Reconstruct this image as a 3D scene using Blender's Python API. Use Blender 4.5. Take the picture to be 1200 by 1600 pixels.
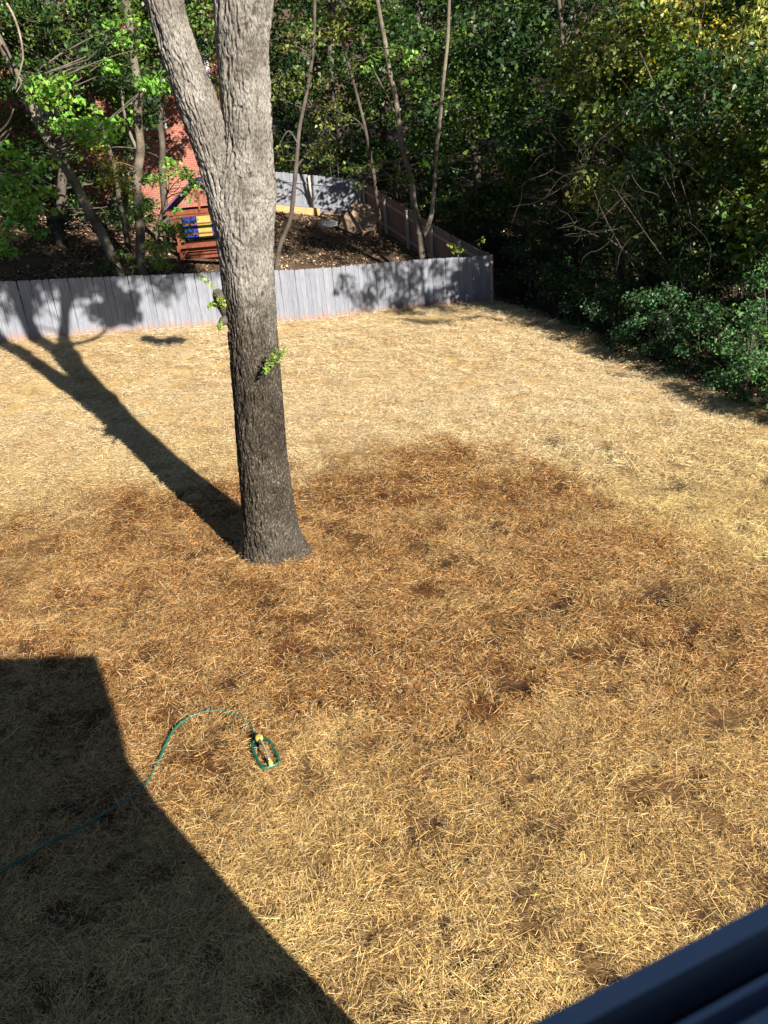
import bpy, math, random
import numpy as np
from mathutils import Matrix, Vector

# ------------------------------------------------------------------ reset
for o in list(bpy.data.objects):
    bpy.data.objects.remove(o)
scn = bpy.context.scene
col = scn.collection
rng = np.random.default_rng(7)
random.seed(7)
R_ = math.radians

# ------------------------------------------------------------------ camera
FPX = 1256.0                       # focal length for a 1200 x 1600 frame
CAM = np.array([0.0, 0.0, 5.0])
pitch, roll = R_(24.7), R_(5.0)
fw = np.array([0, math.cos(pitch), -math.sin(pitch)])
rt0 = np.array([1.0, 0, 0]); up0 = np.cross(rt0, fw)
rt = rt0 * math.cos(roll) - up0 * math.sin(roll)
upv = up0 * math.cos(roll) + rt0 * math.sin(roll)
cd = bpy.data.cameras.new("camera")
cd.sensor_fit = 'VERTICAL'; cd.sensor_height = 4.8; cd.sensor_width = 3.6
cd.lens = FPX / 1600 * 4.8
cd.clip_start = 0.01; cd.clip_end = 600
cd.dof.use_dof = True; cd.dof.focus_distance = 11.0; cd.dof.aperture_fstop = 2.0
cam = bpy.data.objects.new("camera", cd); col.objects.link(cam)
M = Matrix.Identity(4)
for i in range(3):
    M[i][0], M[i][1], M[i][2], M[i][3] = rt[i], upv[i], -fw[i], CAM[i]
cam.matrix_world = M
scn.camera = cam

# ------------------------------------------------------------------ light
SUN_EL, SUN_AZ = R_(26.5), R_(33.5)        # azimuth to the right of straight behind the camera
S = np.array([math.sin(SUN_AZ) * math.cos(SUN_EL), -math.cos(SUN_AZ) * math.cos(SUN_EL), math.sin(SUN_EL)])
w = bpy.data.worlds.new("World"); scn.world = w; w.use_nodes = True
nt = w.node_tree
sky = nt.nodes.new('ShaderNodeTexSky'); sky.sky_type = 'NISHITA'; sky.sun_disc = False
sky.sun_elevation = SUN_EL
sky.sun_rotation = math.pi - SUN_AZ
sky.air_density = 0.48; sky.dust_density = 0.05
bg = nt.nodes['Background']; bg.inputs[1].default_value = 0.05
nt.links.new(sky.outputs[0], bg.inputs[0])
sl = bpy.data.lights.new("sun", 'SUN'); sl.energy = 5.0; sl.angle = R_(0.53); sl.color = (1.0, 0.93, 0.82)
so = bpy.data.objects.new("sun", sl); col.objects.link(so)
so.rotation_euler = Vector(S).to_track_quat('Z', 'Y').to_euler()
scn.view_settings.view_transform = 'Standard'; scn.view_settings.look = 'None'
scn.view_settings.exposure = 1.58; scn.view_settings.gamma = 1.0
scn.view_settings.use_curve_mapping = False
scn.cycles.max_bounces = 5; scn.cycles.diffuse_bounces = 2; scn.cycles.transmission_bounces = 3; scn.cycles.glossy_bounces = 2

# ------------------------------------------------------------------ helpers
def ray(x, y): return (x - 600) / FPX * rt - (y - 800) / FPX * upv + fw
def atY(x, y, Y):
    d = ray(x, y); return CAM + d * (Y / d[1])
def proj(P):
    v = np.asarray(P, float) - CAM; z = v @ fw
    return 600 + FPX * (v @ rt) / z, 800 - FPX * (v @ upv) / z

def sstep(a, b, t):
    t = np.clip((np.asarray(t, float) - a) / (b - a), 0, 1); return t * t * (3 - 2 * t)

_perm = rng.random((64, 64, 64)).astype(np.float32)
def vnoise(x, y, z=0.0):
    x, y, z = np.broadcast_arrays(np.asarray(x, float), np.asarray(y, float), np.asarray(z, float))
    xi = np.floor(x).astype(int); yi = np.floor(y).astype(int); zi = np.floor(z).astype(int)
    xf = x - xi; yf = y - yi; zf = z - zi
    xf = xf * xf * (3 - 2 * xf); yf = yf * yf * (3 - 2 * yf); zf = zf * zf * (3 - 2 * zf)
    r = 0
    for a in (0, 1):
        for b in (0, 1):
            for c in (0, 1):
                r = r + _perm[(xi + a) & 63, (yi + b) & 63, (zi + c) & 63] * np.abs(1 - a - xf) * np.abs(1 - b - yf) * np.abs(1 - c - zf)
    return r
def fbm(x, y, z=0.0, o=3):
    s = 0; a = 0.5; f = 1
    for i in range(o):
        s = s + a * vnoise(x * f + i * 7.3, y * f + i * 3.1, z * f + i * 5.7); a *= .5; f *= 2.03
    return s / (1 - .5 ** o)

FX = np.array([-16, -9.18, -7.34, -5.78, -4.24, -2.67, -1.38, -.05, .55, 1.81, 2.68, 4.16])
FY = np.array([17.0, 20.33, 21.4, 22.3, 23.1, 23.6, 24.1, 24.9, 25.4, 26.1, 26.5, 26.75])
def fence_y(x): return np.interp(x, FX, FY)
def gz(x, y):
    x = np.asarray(x, float); y = np.asarray(y, float)
    xc = np.clip(x, -15, 12); lat = 0.25 - 0.075 * xc + .004 * np.minimum(xc, 0) ** 2
    yard = sstep(7.5, 22, y) * lat
    back = np.clip(y - fence_y(np.clip(x, -16, 4.16)) - .4, 0, None)
    back = 0.17 * np.clip(back, 0, 14) + 0.10 * np.clip(back - 14, 0, 20) + 0.28 * np.clip(back - 38, 0, 70)
    right = 0.10 * np.clip(x - 8, 0, 20)
    z = yard + back + right
    bump = 0.10 * (fbm(x * .55, y * .55, 1.0, 3) - .5) + 0.035 * (vnoise(x * 3.1, y * 3.1, 4) - .5)
    m = np.exp(-((x + 1.45) ** 2 + (y - 9.95) ** 2) / .55) * .02      # slight mound at the oak's foot
    return z + bump * (y < 60) + m
def gpt(px, py):
    d = ray(px, py); t = 2.0
    for _ in range(4000):
        P = CAM + d * t
        if P[2] <= gz(P[0], P[1]): break
        t += 0.01
    return P

def mesh(name, V, F, mat=None, parent=None, smooth=False, colr=None, attrs=None):
    """V (n,3) array, F list of faces or (m,k) array -> one object"""
    me = bpy.data.meshes.new(name)
    V = np.asarray(V, np.float32)
    if isinstance(F, np.ndarray):
        m, k = F.shape
        me.vertices.add(len(V)); me.vertices.foreach_set('co', V.ravel())
        me.loops.add(m * k); me.loops.foreach_set('vertex_index', F.astype(np.int32).ravel())
        me.polygons.add(m); me.polygons.foreach_set('loop_start', np.arange(0, m * k, k, dtype=np.int32))
        me.polygons.foreach_set('loop_total', np.full(m, k, np.int32))
        me.update(calc_edges=True)
    else:
        me.from_pydata([tuple(map(float, v)) for v in V], [], [tuple(int(i) for i in f) for f in F]); me.update()
    if smooth: me.polygons.foreach_set('use_smooth', np.ones(len(me.polygons), bool))
    if colr is not None:
        a = me.color_attributes.new('Col', 'FLOAT_COLOR', 'POINT')
        c = np.ones((len(V), 4), np.float32); c[:, :3] = colr; a.data.foreach_set('color', c.ravel())
    if attrs:
        for k_, v_ in attrs.items():
            a = me.attributes.new(k_, 'FLOAT', 'POINT'); a.data.foreach_set('value', np.asarray(v_, np.float32))
    o = bpy.data.objects.new(name, me); col.objects.link(o)
    if mat: me.materials.append(mat)
    if parent: o.parent = parent
    return o
def empty(name, label, cat, loc=(0, 0, 0), group=None):
    o = bpy.data.objects.new(name, None); col.objects.link(o); o.location = loc; o.empty_display_size = .2
    o['label'] = label; o['category'] = cat
    if group: o['group'] = group
    return o
def adopt(child, parent):
    """parent while keeping the child's vertices in world coordinates"""
    child.parent = parent; child.matrix_parent_inverse = Matrix.Translation(-Vector(parent.location)); return child
def tag(o, label, cat, group=None):
    o['label'] = label; o['category'] = cat
    if group: o['group'] = group
    return o

class MB:
    def __init__(s): s.V = []; s.F = []
    def add(s, V, F):
        n = len(s.V); s.V += [tuple(v) for v in V]; s.F += [tuple(i + n for i in f) for f in F]; return s
    def box(s, c, ux, uy, uz):
        c, ux, uy, uz = map(np.array, (c, ux, uy, uz)); V = []
        for k in (-1, 1):
            for j in (-1, 1):
                for i in (-1, 1): V.append(c + i * ux + j * uy + k * uz)
        return s.add(V, [(0, 2, 3, 1), (4, 5, 7, 6), (0, 1, 5, 4), (2, 6, 7, 3), (0, 4, 6, 2), (1, 3, 7, 5)])
    def aabb(s, a, b):
        a = np.array(a, float); b = np.array(b, float); h = (b - a) / 2
        return s.box((a + b) / 2, (h[0], 0, 0), (0, h[1], 0), (0, 0, h[2]))
    def bar(s, a, b, w, h, upd=(0, 0, 1)):
        a = np.array(a, float); b = np.array(b, float); d = b - a; L = np.linalg.norm(d); d /= L
        sd = np.cross(d, upd); sd /= np.linalg.norm(sd); u_ = np.cross(sd, d)
        return s.box((a + b) / 2, d * L / 2, sd * w / 2, u_ * h / 2)
    def tube(s, P, r, n=8, cap=True):
        V, F = tube_arrays(P, r, n, cap); return s.add(V, F)
    def build(s, name, mat, parent=None, smooth=False):
        return mesh(name, np.array(s.V), s.F, mat, parent, smooth)

def frames(P):
    P = np.asarray(P, float); T = np.gradient(P, axis=0); T /= np.linalg.norm(T, axis=1)[:, None] + 1e-12
    ref = np.array([0, 1.0, 0]) if abs(T[0][1]) < .9 else np.array([1.0, 0, 0])
    A = np.empty_like(P); a = ref - T[0] * (ref @ T[0]); a /= np.linalg.norm(a)
    for i in range(len(P)):
        a = a - T[i] * (a @ T[i]); a /= np.linalg.norm(a) + 1e-12; A[i] = a
    return T, A, np.cross(T, A)
def tube_arrays(P, r, n=8, cap=True):
    P = np.asarray(P, float); r = np.broadcast_to(np.asarray(r, float), (len(P),))
    T, A, B = frames(P); th = np.arange(n) / n * 2 * math.pi
    V = P[:, None] + r[:, None, None] * (np.cos(th)[None, :, None] * A[:, None] + np.sin(th)[None, :, None] * B[:, None])
    F = []
    for i in range(len(P) - 1):
        for j in range(n):
            k = (j + 1) % n; F.append((i * n + j, i * n + k, (i + 1) * n + k, (i + 1) * n + j))
    if cap:
        F.append(tuple(range(n - 1, -1, -1))); F.append(tuple((len(P) - 1) * n + j for j in range(n)))
    return V.reshape(-1, 3), F
def spline(P, n):
    """Catmull-Rom through the points (any dimension)"""
    P = np.asarray(P, float)
    Q = np.vstack([2 * P[0] - P[1], P, 2 * P[-1] - P[-2]]); m = len(P) - 1
    t = np.linspace(0, m, n); i = np.minimum(t.astype(int), m - 1); f = (t - i)[:, None]
    a, b, c, d = Q[i], Q[i + 1], Q[i + 2], Q[i + 3]
    return .5 * (2 * b + (c - a) * f + (2 * a - 5 * b + 4 * c - d) * f ** 2 + (3 * b - a - 3 * c + d) * f ** 3)

# ------------------------------------------------------------------ materials
def mat(name, base=(.5, .5, .5), rough=.7, metal=0.0, spec=.3):
    m = bpy.data.materials.new(name); m.use_nodes = True
    b = m.node_tree.nodes['Principled BSDF']
    b.inputs['Base Color'].default_value = (*base, 1); b.inputs['Roughness'].default_value = rough
    b.inputs['Metallic'].default_value = metal; b.inputs['Specular IOR Level'].default_value = spec
    return m, m.node_tree, b
def N(nt, t, **kw):
    n = nt.nodes.new(t)
    for k, v in kw.items():
        if k.startswith('i_'):
            key = k[2:]; key = int(key) if key.isdigit() else key.replace('_', ' '); n.inputs[key].default_value = v
        else: setattr(n, k, v)
    return n
def L(nt, a, b): nt.links.new(a, b)
def mul(nt, a, b):
    n = N(nt, 'ShaderNodeMix', data_type='RGBA', blend_type='MULTIPLY', i_0=1.0); L(nt, a, n.inputs[6]); L(nt, b, n.inputs[7]); return n.outputs[2]
def ramp(nt, src, stops):
    n = N(nt, 'ShaderNodeValToRGB'); e = n.color_ramp.elements
    while len(e) < len(stops): e.new(.5)
    for el, (p, c) in zip(e, stops): el.position = p; el.color = (*c, 1) if len(c) == 3 else c
    L(nt, src, n.inputs[0]); return n.outputs[0]
def g3(v): return (v, v, v)

def noisy(name, base, rough=.7, scale=12, lo=.75, hi=1.2, bump=.3, detail=6, stretch=(1, 1, 1), spec=.25, coords='Object'):
    m, t, b = mat(name, base, rough, 0, spec)
    tc = N(t, 'ShaderNodeTexCoord'); mp = N(t, 'ShaderNodeMapping'); mp.inputs['Scale'].default_value = stretch
    L(t, tc.outputs[coords], mp.inputs[0])
    no = N(t, 'ShaderNodeTexNoise', i_Scale=scale, i_Detail=detail); L(t, mp.outputs[0], no.inputs[0])
    r = ramp(t, no.outputs[0], [(.3, g3(lo)), (.7, g3(hi))])
    rgb = N(t, 'ShaderNodeRGB'); rgb.outputs[0].default_value = (*base, 1)
    L(t, mul(t, rgb.outputs[0], r), b.inputs['Base Color'])
    if bump:
        bp = N(t, 'ShaderNodeBump', i_Strength=bump, i_Distance=.01); L(t, no.outputs[0], bp.inputs['Height']); L(t, bp.outputs[0], b.inputs['Normal'])
    return m

def leaf_material(name, trans=.35, rough=.45, spec=.35):
    m, t, b = mat(name, (.1, .2, .04), rough, 0, spec)
    a = N(t, 'ShaderNodeAttribute', attribute_name='Col'); L(t, a.outputs['Color'], b.inputs['Base Color'])
    tr = N(t, 'ShaderNodeBsdfTranslucent'); hs = N(t, 'ShaderNodeHueSaturation', i_Hue=.485, i_Saturation=1.15, i_Value=1.5)
    L(t, a.outputs['Color'], hs.inputs['Color']); L(t, hs.outputs[0], tr.inputs[0])
    mx = N(t, 'ShaderNodeMixShader', i_0=trans); L(t, b.outputs[0], mx.inputs[1]); L(t, tr.outputs[0], mx.inputs[2])
    L(t, mx.outputs[0], t.nodes['Material Output'].inputs[0]); return m
M_leaf = leaf_material('leaf')
M_leafdark = leaf_material('leaf_glossy', .2, .5, .35)
M_litter = leaf_material('litter', .1, .8, .1)

# straw: colour per stalk
def straw_material():
    m, t, b = mat('straw', (.5, .38, .18), .42, 0, .45)
    a = N(t, 'ShaderNodeAttribute', attribute_name='Col'); L(t, a.outputs['Color'], b.inputs['Base Color']); return m
M_straw = straw_material()

def ground_material():
    m, t, b = mat('straw_ground', (.4, .3, .15), .85, 0, .15)
    a = N(t, 'ShaderNodeAttribute', attribute_name='Col')
    st = N(t, 'ShaderNodeAttribute', attribute_name='straw')
    tc = N(t, 'ShaderNodeTexCoord')
    prev = None
    for k, (ang, sc) in enumerate(((12, (9, 130, 1)), (75, (11, 110, 1)), (-48, (10, 150, 1)), (150, (14, 120, 1)))):
        wr = N(t, 'ShaderNodeTexNoise', i_Scale=3.0 + k, i_Detail=2)
        L(t, tc.outputs['Object'], wr.inputs[0])
        ad = N(t, 'ShaderNodeVectorMath', operation='MULTIPLY_ADD'); ad.inputs[1].default_value = (.16, .16, 0)
        L(t, wr.outputs['Color'], ad.inputs[0]); L(t, tc.outputs['Object'], ad.inputs[2])
        mp = N(t, 'ShaderNodeMapping'); mp.inputs['Rotation'].default_value = (0, 0, R_(ang)); mp.inputs['Scale'].default_value = sc
        mp.inputs['Location'].default_value = (k * 3.3, k * 1.7, 0)
        L(t, ad.outputs[0], mp.inputs[0])
        no = N(t, 'ShaderNodeTexNoise', i_Scale=1.0, i_Detail=2.5); no.noise_dimensions = '2D'; L(t, mp.outputs[0], no.inputs[0])
        if prev is None: prev = no.outputs[0]
        else:
            mx = N(t, 'ShaderNodeMath', operation='MAXIMUM'); L(t, prev, mx.inputs[0]); L(t, no.outputs[0], mx.inputs[1]); prev = mx.outputs[0]
    r = ramp(t, prev, [(.48, (.30, .26, .22)), (.62, (.85, .84, .80)), (.74, (1.35, 1.35, 1.3))])
    big = N(t, 'ShaderNodeTexNoise', i_Scale=1.7, i_Detail=7); L(t, tc.outputs['Object'], big.inputs[0])
    br = ramp(t, big.outputs[0], [(.3, (.72, .66, .6)), (.65, (1.1, 1.1, 1.08))])
    soilr = ramp(t, prev, [(.45, g3(.7)), (.7, g3(1.2))])
    mixr = N(t, 'ShaderNodeMix', data_type='RGBA'); L(t, st.outputs['Fac'], mixr.inputs[0]); L(t, soilr, mixr.inputs[6]); L(t, r, mixr.inputs[7])
    c = mul(t, mul(t, a.outputs['Color'], mixr.outputs[2]), br)
    L(t, c, b.inputs['Base Color'])
    bp = N(t, 'ShaderNodeBump', i_Strength=.9, i_Distance=.02); L(t, prev, bp.inputs['Height']); L(t, bp.outputs[0], b.inputs['Normal'])
    return m
M_ground = ground_material()

def bark_material(name, light, dark, wet=None, sc=1.0):
    m, t, b = mat(name, light, .9, 0, .15)
    tc = N(t, 'ShaderNodeTexCoord'); mp = N(t, 'ShaderNodeMapping'); mp.inputs['Scale'].default_value = (1, 1, .38)
    L(t, tc.outputs['Object'], mp.inputs[0])
    n1 = N(t, 'ShaderNodeTexNoise', i_Scale=55 * sc, i_Detail=5, i_Roughness=.65); L(t, mp.outputs[0], n1.inputs[0])
    n2 = N(t, 'ShaderNodeTexNoise', i_Scale=3.0, i_Detail=5); L(t, tc.outputs['Object'], n2.inputs[0])
    c1 = ramp(t, n1.outputs[0], [(.36, dark), (.60, light)])
    c2 = ramp(t, n2.outputs[0], [(.32, (.58, .55, .52)), (.5, (.95, .94, .92)), (.68, (1.28, 1.28, 1.28))])
    c = mul(t, c1, c2)
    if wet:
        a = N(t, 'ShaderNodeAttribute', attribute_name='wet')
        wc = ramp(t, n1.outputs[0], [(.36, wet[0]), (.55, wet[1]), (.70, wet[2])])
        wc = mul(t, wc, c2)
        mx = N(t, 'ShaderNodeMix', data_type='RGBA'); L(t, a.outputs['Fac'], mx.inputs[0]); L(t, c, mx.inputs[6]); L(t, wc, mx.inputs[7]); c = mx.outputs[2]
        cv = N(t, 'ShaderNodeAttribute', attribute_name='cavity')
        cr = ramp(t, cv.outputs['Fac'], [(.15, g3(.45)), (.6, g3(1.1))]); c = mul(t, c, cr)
    L(t, c, b.inputs['Base Color'])
    bp = N(t, 'ShaderNodeBump', i_Strength=.7, i_Distance=.012); L(t, n1.outputs[0], bp.inputs['Height']); L(t, bp.outputs[0], b.inputs['Normal'])
    return m
M_oak = bark_material('oak_bark', (.20, .186, .165), (.05, .045, .039), wet=((.010, .0085, .007), (.040, .033, .025), (.17, .15, .12)), sc=1.3)
M_bark = bark_material('grey_bark', (.165, .142, .112), (.06, .05, .038))
M_barkdark = bark_material('dark_bark', (.10, .085, .07), (.04, .034, .028))
M_barkpale = bark_material('pale_bark', (.26, .22, .165), (.10, .085, .065))

def picket_material(name, base):
    m, t, b = mat(name, base, .75, 0, .2)
    tc = N(t, 'ShaderNodeTexCoord'); oi = N(t, 'ShaderNodeObjectInfo')
    rv = N(t, 'ShaderNodeVectorMath', operation='ADD'); cmb = N(t, 'ShaderNodeCombineXYZ')
    ml = N(t, 'ShaderNodeMath', operation='MULTIPLY', i_1=40.0); L(t, oi.outputs['Random'], ml.inputs[0]); L(t, ml.outputs[0], cmb.inputs[0])
    L(t, tc.outputs['Object'], rv.inputs[0]); L(t, cmb.outputs[0], rv.inputs[1])
    mp = N(t, 'ShaderNodeMapping'); mp.inputs['Scale'].default_value = (1, 1, .1); L(t, rv.outputs[0], mp.inputs[0])
    gr = N(t, 'ShaderNodeTexNoise', i_Scale=40, i_Detail=4); L(t, mp.outputs[0], gr.inputs[0])
    c = ramp(t, gr.outputs[0], [(.3, g3(.76)), (.65, g3(1.07))])
    pr = ramp(t, oi.outputs['Random'], [(0, (.86, .86, .88)), (.3, (.96, .96, .97)), (.8, (1.03, 1.03, 1.03)), (1, (1.14, 1.12, 1.08))])
    rgb = N(t, 'ShaderNodeRGB'); rgb.outputs[0].default_value = (*base, 1)
    c = mul(t, mul(t, rgb.outputs[0], c), pr)
    # red clay splashed on the foot of each board
    sp = N(t, 'ShaderNodeSeparateXYZ'); L(t, tc.outputs['Object'], sp.inputs[0])
    n2 = N(t, 'ShaderNodeTexNoise', i_Scale=5, i_Detail=4); L(t, rv.outputs[0], n2.inputs[0])
    ma = N(t, 'ShaderNodeMath', operation='MULTIPLY_ADD', i_1=.55, i_2=-.16); L(t, n2.outputs[0], ma.inputs[0])
    sb = N(t, 'ShaderNodeMath', operation='SUBTRACT'); L(t, ma.outputs[0], sb.inputs[0]); L(t, sp.outputs[2], sb.inputs[1])
    f = N(t, 'ShaderNodeMapRange', i_1=-.12, i_2=.14, i_3=0, i_4=.75); L(t, sb.outputs[0], f.inputs[0])
    mx = N(t, 'ShaderNodeMix', data_type='RGBA'); L(t, f.outputs[0], mx.inputs[0]); L(t, c, mx.inputs[6]); mx.inputs[7].default_value = (.24, .13, .08, 1)
    L(t, mx.outputs[2], b.inputs['Base Color']); return m
M_picket = picket_material('painted_picket', (.166, .176, .204))
M_rail = noisy('rail_wood', (.34, .30, .26), .8, 10)
M_painted_rail = noisy('painted_rail', (.17, .18, .215), .75, 10, .85, 1.05)
M_picket_in = picket_material('bare_picket', (.22, .17, .13))

def brick_material():
    m, t, b = mat('red_brick', (.36, .12, .08), .85, 0, .15)
    tc = N(t, 'ShaderNodeTexCoord'); mp = N(t, 'ShaderNodeMapping'); mp.inputs['Rotation'].default_value = (R_(90), 0, 0)
    L(t, tc.outputs['Object'], mp.inputs[0])
    br = N(t, 'ShaderNodeTexBrick', i_Scale=1.0); br.inputs['Brick Width'].default_value = .21; br.inputs['Row Height'].default_value = .075
    br.inputs['Mortar Size'].default_value = .009; br.inputs['Color1'].default_value = (.29, .10, .072, 1); br.inputs['Color2'].default_value = (.22, .072, .052, 1)
    br.inputs['Mortar'].default_value = (.34, .20, .16, 1); L(t, mp.outputs[0], br.inputs[0])
    no = N(t, 'ShaderNodeTexNoise', i_Scale=2.5, i_Detail=6); L(t, tc.outputs['Object'], no.inputs[0])
    L(t, mul(t, br.outputs[0], ramp(t, no.outputs[0], [(.3, g3(.8)), (.7, g3(1.15))])), b.inputs['Base Color'])
    bp = N(t, 'ShaderNodeBump', i_Strength=.6, i_Distance=.01); bp.invert = True; L(t, br.outputs['Fac'], bp.inputs['Height']); L(t, bp.outputs[0], b.inputs['Normal'])
    return m
M_brick = brick_material()
M_white = noisy('white_trim', (.5, .5, .5), .5, 6, .9, 1.05, .05)
M_shingle = noisy('roof_shingle', (.10, .09, .085), .9, 30)
M_glass, _, _ = mat('window_glass', (.015, .018, .02), .15, 0, .4)
M_siding = noisy('siding', (.42, .42, .40), .7, 5, .92, 1.05, .05)
M_vinyl, _, _ = mat('window_vinyl', (.33, .41, .54), .4, 0, .5)  # blue of the skylight on pale vinyl put into the base colour
M_vinyl_dark, _, _ = mat('groove_shade', (.012, .013, .016), .6, 0, .3)  # near-black paints the shade down in the track groove
M_cedar = noisy('stained_cedar', (.15, .042, .02), .65, 14, .7, 1.25, .2, stretch=(1, 1, .3))
M_blue = noisy('blue_canvas', (.015, .025, .20), .55, 5, .8, 1.15, .1)
M_yellow = noisy('yellow_canvas', (.30, .24, .06), .55, 5, .8, 1.15, .1)
M_hose, _, _ = mat('green_hose', (.012, .10, .068), .35, 0, .5)
M_green = noisy('green_plastic', (.008, .085, .05), .4, 20, .85, 1.1, 0, spec=.5)
M_yplast, _, _ = mat('yellow_plastic', (.42, .34, .08), .4, 0, .5)
M_metal, _, _ = mat('spray_tube_metal', (.55, .50, .46), .35, .8, .5)
M_black, _, _ = mat('black_plastic', (.02, .02, .022), .5, 0, .4)
M_tan = noisy('tan_plywood', (.22, .15, .10), .8, 6, .8, 1.15, .15)
M_bag = noisy('white_bag', (.36, .35, .34), .6, 9, .85, 1.1, .3)
M_timber = noisy('yellow_timber', (.42, .25, .11), .8, 8, .75, 1.15, .2, stretch=(.2, 1, 1))

# ------------------------------------------------------------------ the terrain: one sheet
HX = np.array([-4.0, 0, 6, 11, 13.87, 16.36, 22.25, 25.23, 27, 60])        # right edge of the straw, by y
HYv = np.array([13.0, 11.0, 9.4, 8.0, 7.15, 6.45, 5.75, 4.75, 4.3, 4.3])
def edge_x(y): return np.interp(y, HX, HYv)
WX = np.array([-12, -5.95, -3.84, -1.27, .67, 2.59, 3.24, 4.05, 4.6, 9])
WY = np.array([9.5, 11.0, 12.3, 12.9, 13.1, 11.8, 10.2, 9.0, 8.0, 6.5])
def wetness(x, y):
    d = np.interp(x, WX, WY) - y + 3.4 * (fbm(x * .9, y * .9, 9.0, 5) - .5) + 1.8 * (fbm(x * 3.2, y * 3.2, 19.0, 3) - .5)
    wv = sstep(-.9, 1.2, d)
    near = 1 - .42 * sstep(7.6, 3.6, y + 1.5 * (fbm(x * .6, y * .6, 3.3, 2) - .5)) - .12 * sstep(1.5, 5, x) - .22 * sstep(-2.2, -4.5, x)
    patch = .22 + 1.6 * fbm(x * 1.5, y * 1.5, 5.5, 4)
    return np.clip(wv * near * patch, 0, 1)
clods_px = [(300, 870, .16), (325, 862, .10), (520, 825, .2), (545, 800, .16), (775, 820, .2), (515, 1022, .14), (415, 945, .17), (440, 990, .08), (875, 950, .22), (1080, 985, .15),
            (915, 905, .10), (545, 1140, .07), (582, 1090, .08), (332, 1278, .12), (680, 1285, .08), (588, 1320, .08), (830, 1217, .09), (452, 1150, .07), (805, 1075, .2),
            (895, 625, .16), (990, 575, .3), (940, 700, .2), (640, 1150, .07), (1010, 1010, .09), (1060, 760, .2), (700, 880, .22), (560, 950, .12), (770, 1000, .12),
            (230, 1030, .1), (260, 1040, .12), (1030, 930, .3), (960, 1080, .14), (620, 1010, .1), (1040, 660, .2), (860, 690, .2), (510, 730, .14), (1120, 1130, .12), (790, 1250, .1)]
clods = [(*gpt(a, b)[:2], c) for a, b, c in clods_px]
def soilness(x, y):
    s = np.zeros(np.shape(x))
    wob = 1 + .9 * (vnoise(np.asarray(x) * 9, np.asarray(y) * 9, 2.2) - .5) + .6 * (vnoise(np.asarray(x) * 23, np.asarray(y) * 23, 2.2) - .5)
    for cx, cy, r in clods:
        s = np.maximum(s, np.exp(-(((x - cx) ** 2 + (y - cy) ** 2) / (r * wob) ** 2)))
    x = np.asarray(x, float); y = np.asarray(y, float)
    n_ = fbm(x * 5.6, y * 5.6, 41, 3)
    return np.maximum(s, .7 * sstep(.65, .74, n_) * sstep(14, 11.5, y) + .45 * sstep(.68, .78, n_) * sstep(12, 15, y))
def in_yard(x, y):
    """1 on the straw, 0 beyond the fence / under the wood"""
    wob = 1.1 * (fbm(np.asarray(x) * .8, np.asarray(y) * .8, 8.0, 3) - .5)
    return sstep(.55, -.25, x - edge_x(y) + wob) * sstep(.05, -.02, y - fence_y(np.clip(x, -16, 4.16)))
DRY = np.array([.72, .515, .25]); WET = np.array([.27, .12, .04]); SOIL = np.array([.06, .033, .024]); LIT = np.array([.125, .085, .058])
def ground_colour(x, y):
    wv = wetness(x, y)[..., None]; s = soilness(x, y)[..., None]; yd = in_yard(x, y)[..., None]
    c = DRY * (1 - wv) + WET * wv
    red = sstep(.60, .78, fbm(x * 1.1, y * 1.1, 21, 3))[..., None] * wv
    c = c * (1 - red * .45) + np.array([.24, .105, .045]) * red * .45
    c = c * (1 - .85 * s) + SOIL * .85 * s
    lit = LIT * np.where(x[..., None] > 4.5, .5, 1.0) * (.6 + .8 * fbm(x * .7, y * .7, 13, 3)[..., None])  # floor colour cut down under the wood to paint its shade
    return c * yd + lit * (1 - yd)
xs = np.unique(np.concatenate([np.linspace(-160, -20, 15), np.linspace(-20, -9, 45), np.arange(-9, 9, .075), np.linspace(9, 22, 50), np.linspace(22, 170, 16)]).round(4))
ys = np.unique(np.concatenate([np.linspace(-60, 0, 12), np.arange(0, 14, .06), np.arange(14, 28, .09), np.linspace(28, 60, 90), np.linspace(60, 220, 18)]).round(4))
GX, GY = np.meshgrid(xs, ys); nx, ny = len(xs), len(ys)
GZ = gz(GX, GY) - .012 - .03 * soilness(GX, GY)
idx = np.arange(nx * ny).reshape(ny, nx)
F = np.stack([idx[:-1, :-1], idx[:-1, 1:], idx[1:, 1:], idx[1:, :-1]], -1).reshape(-1, 4)
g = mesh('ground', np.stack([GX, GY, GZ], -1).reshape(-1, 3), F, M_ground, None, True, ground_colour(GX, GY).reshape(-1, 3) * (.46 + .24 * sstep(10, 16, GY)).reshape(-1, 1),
         {'straw': (in_yard(GX, GY) * (1 - soilness(GX, GY))).ravel()})
g['kind'] = 'structure'

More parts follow.
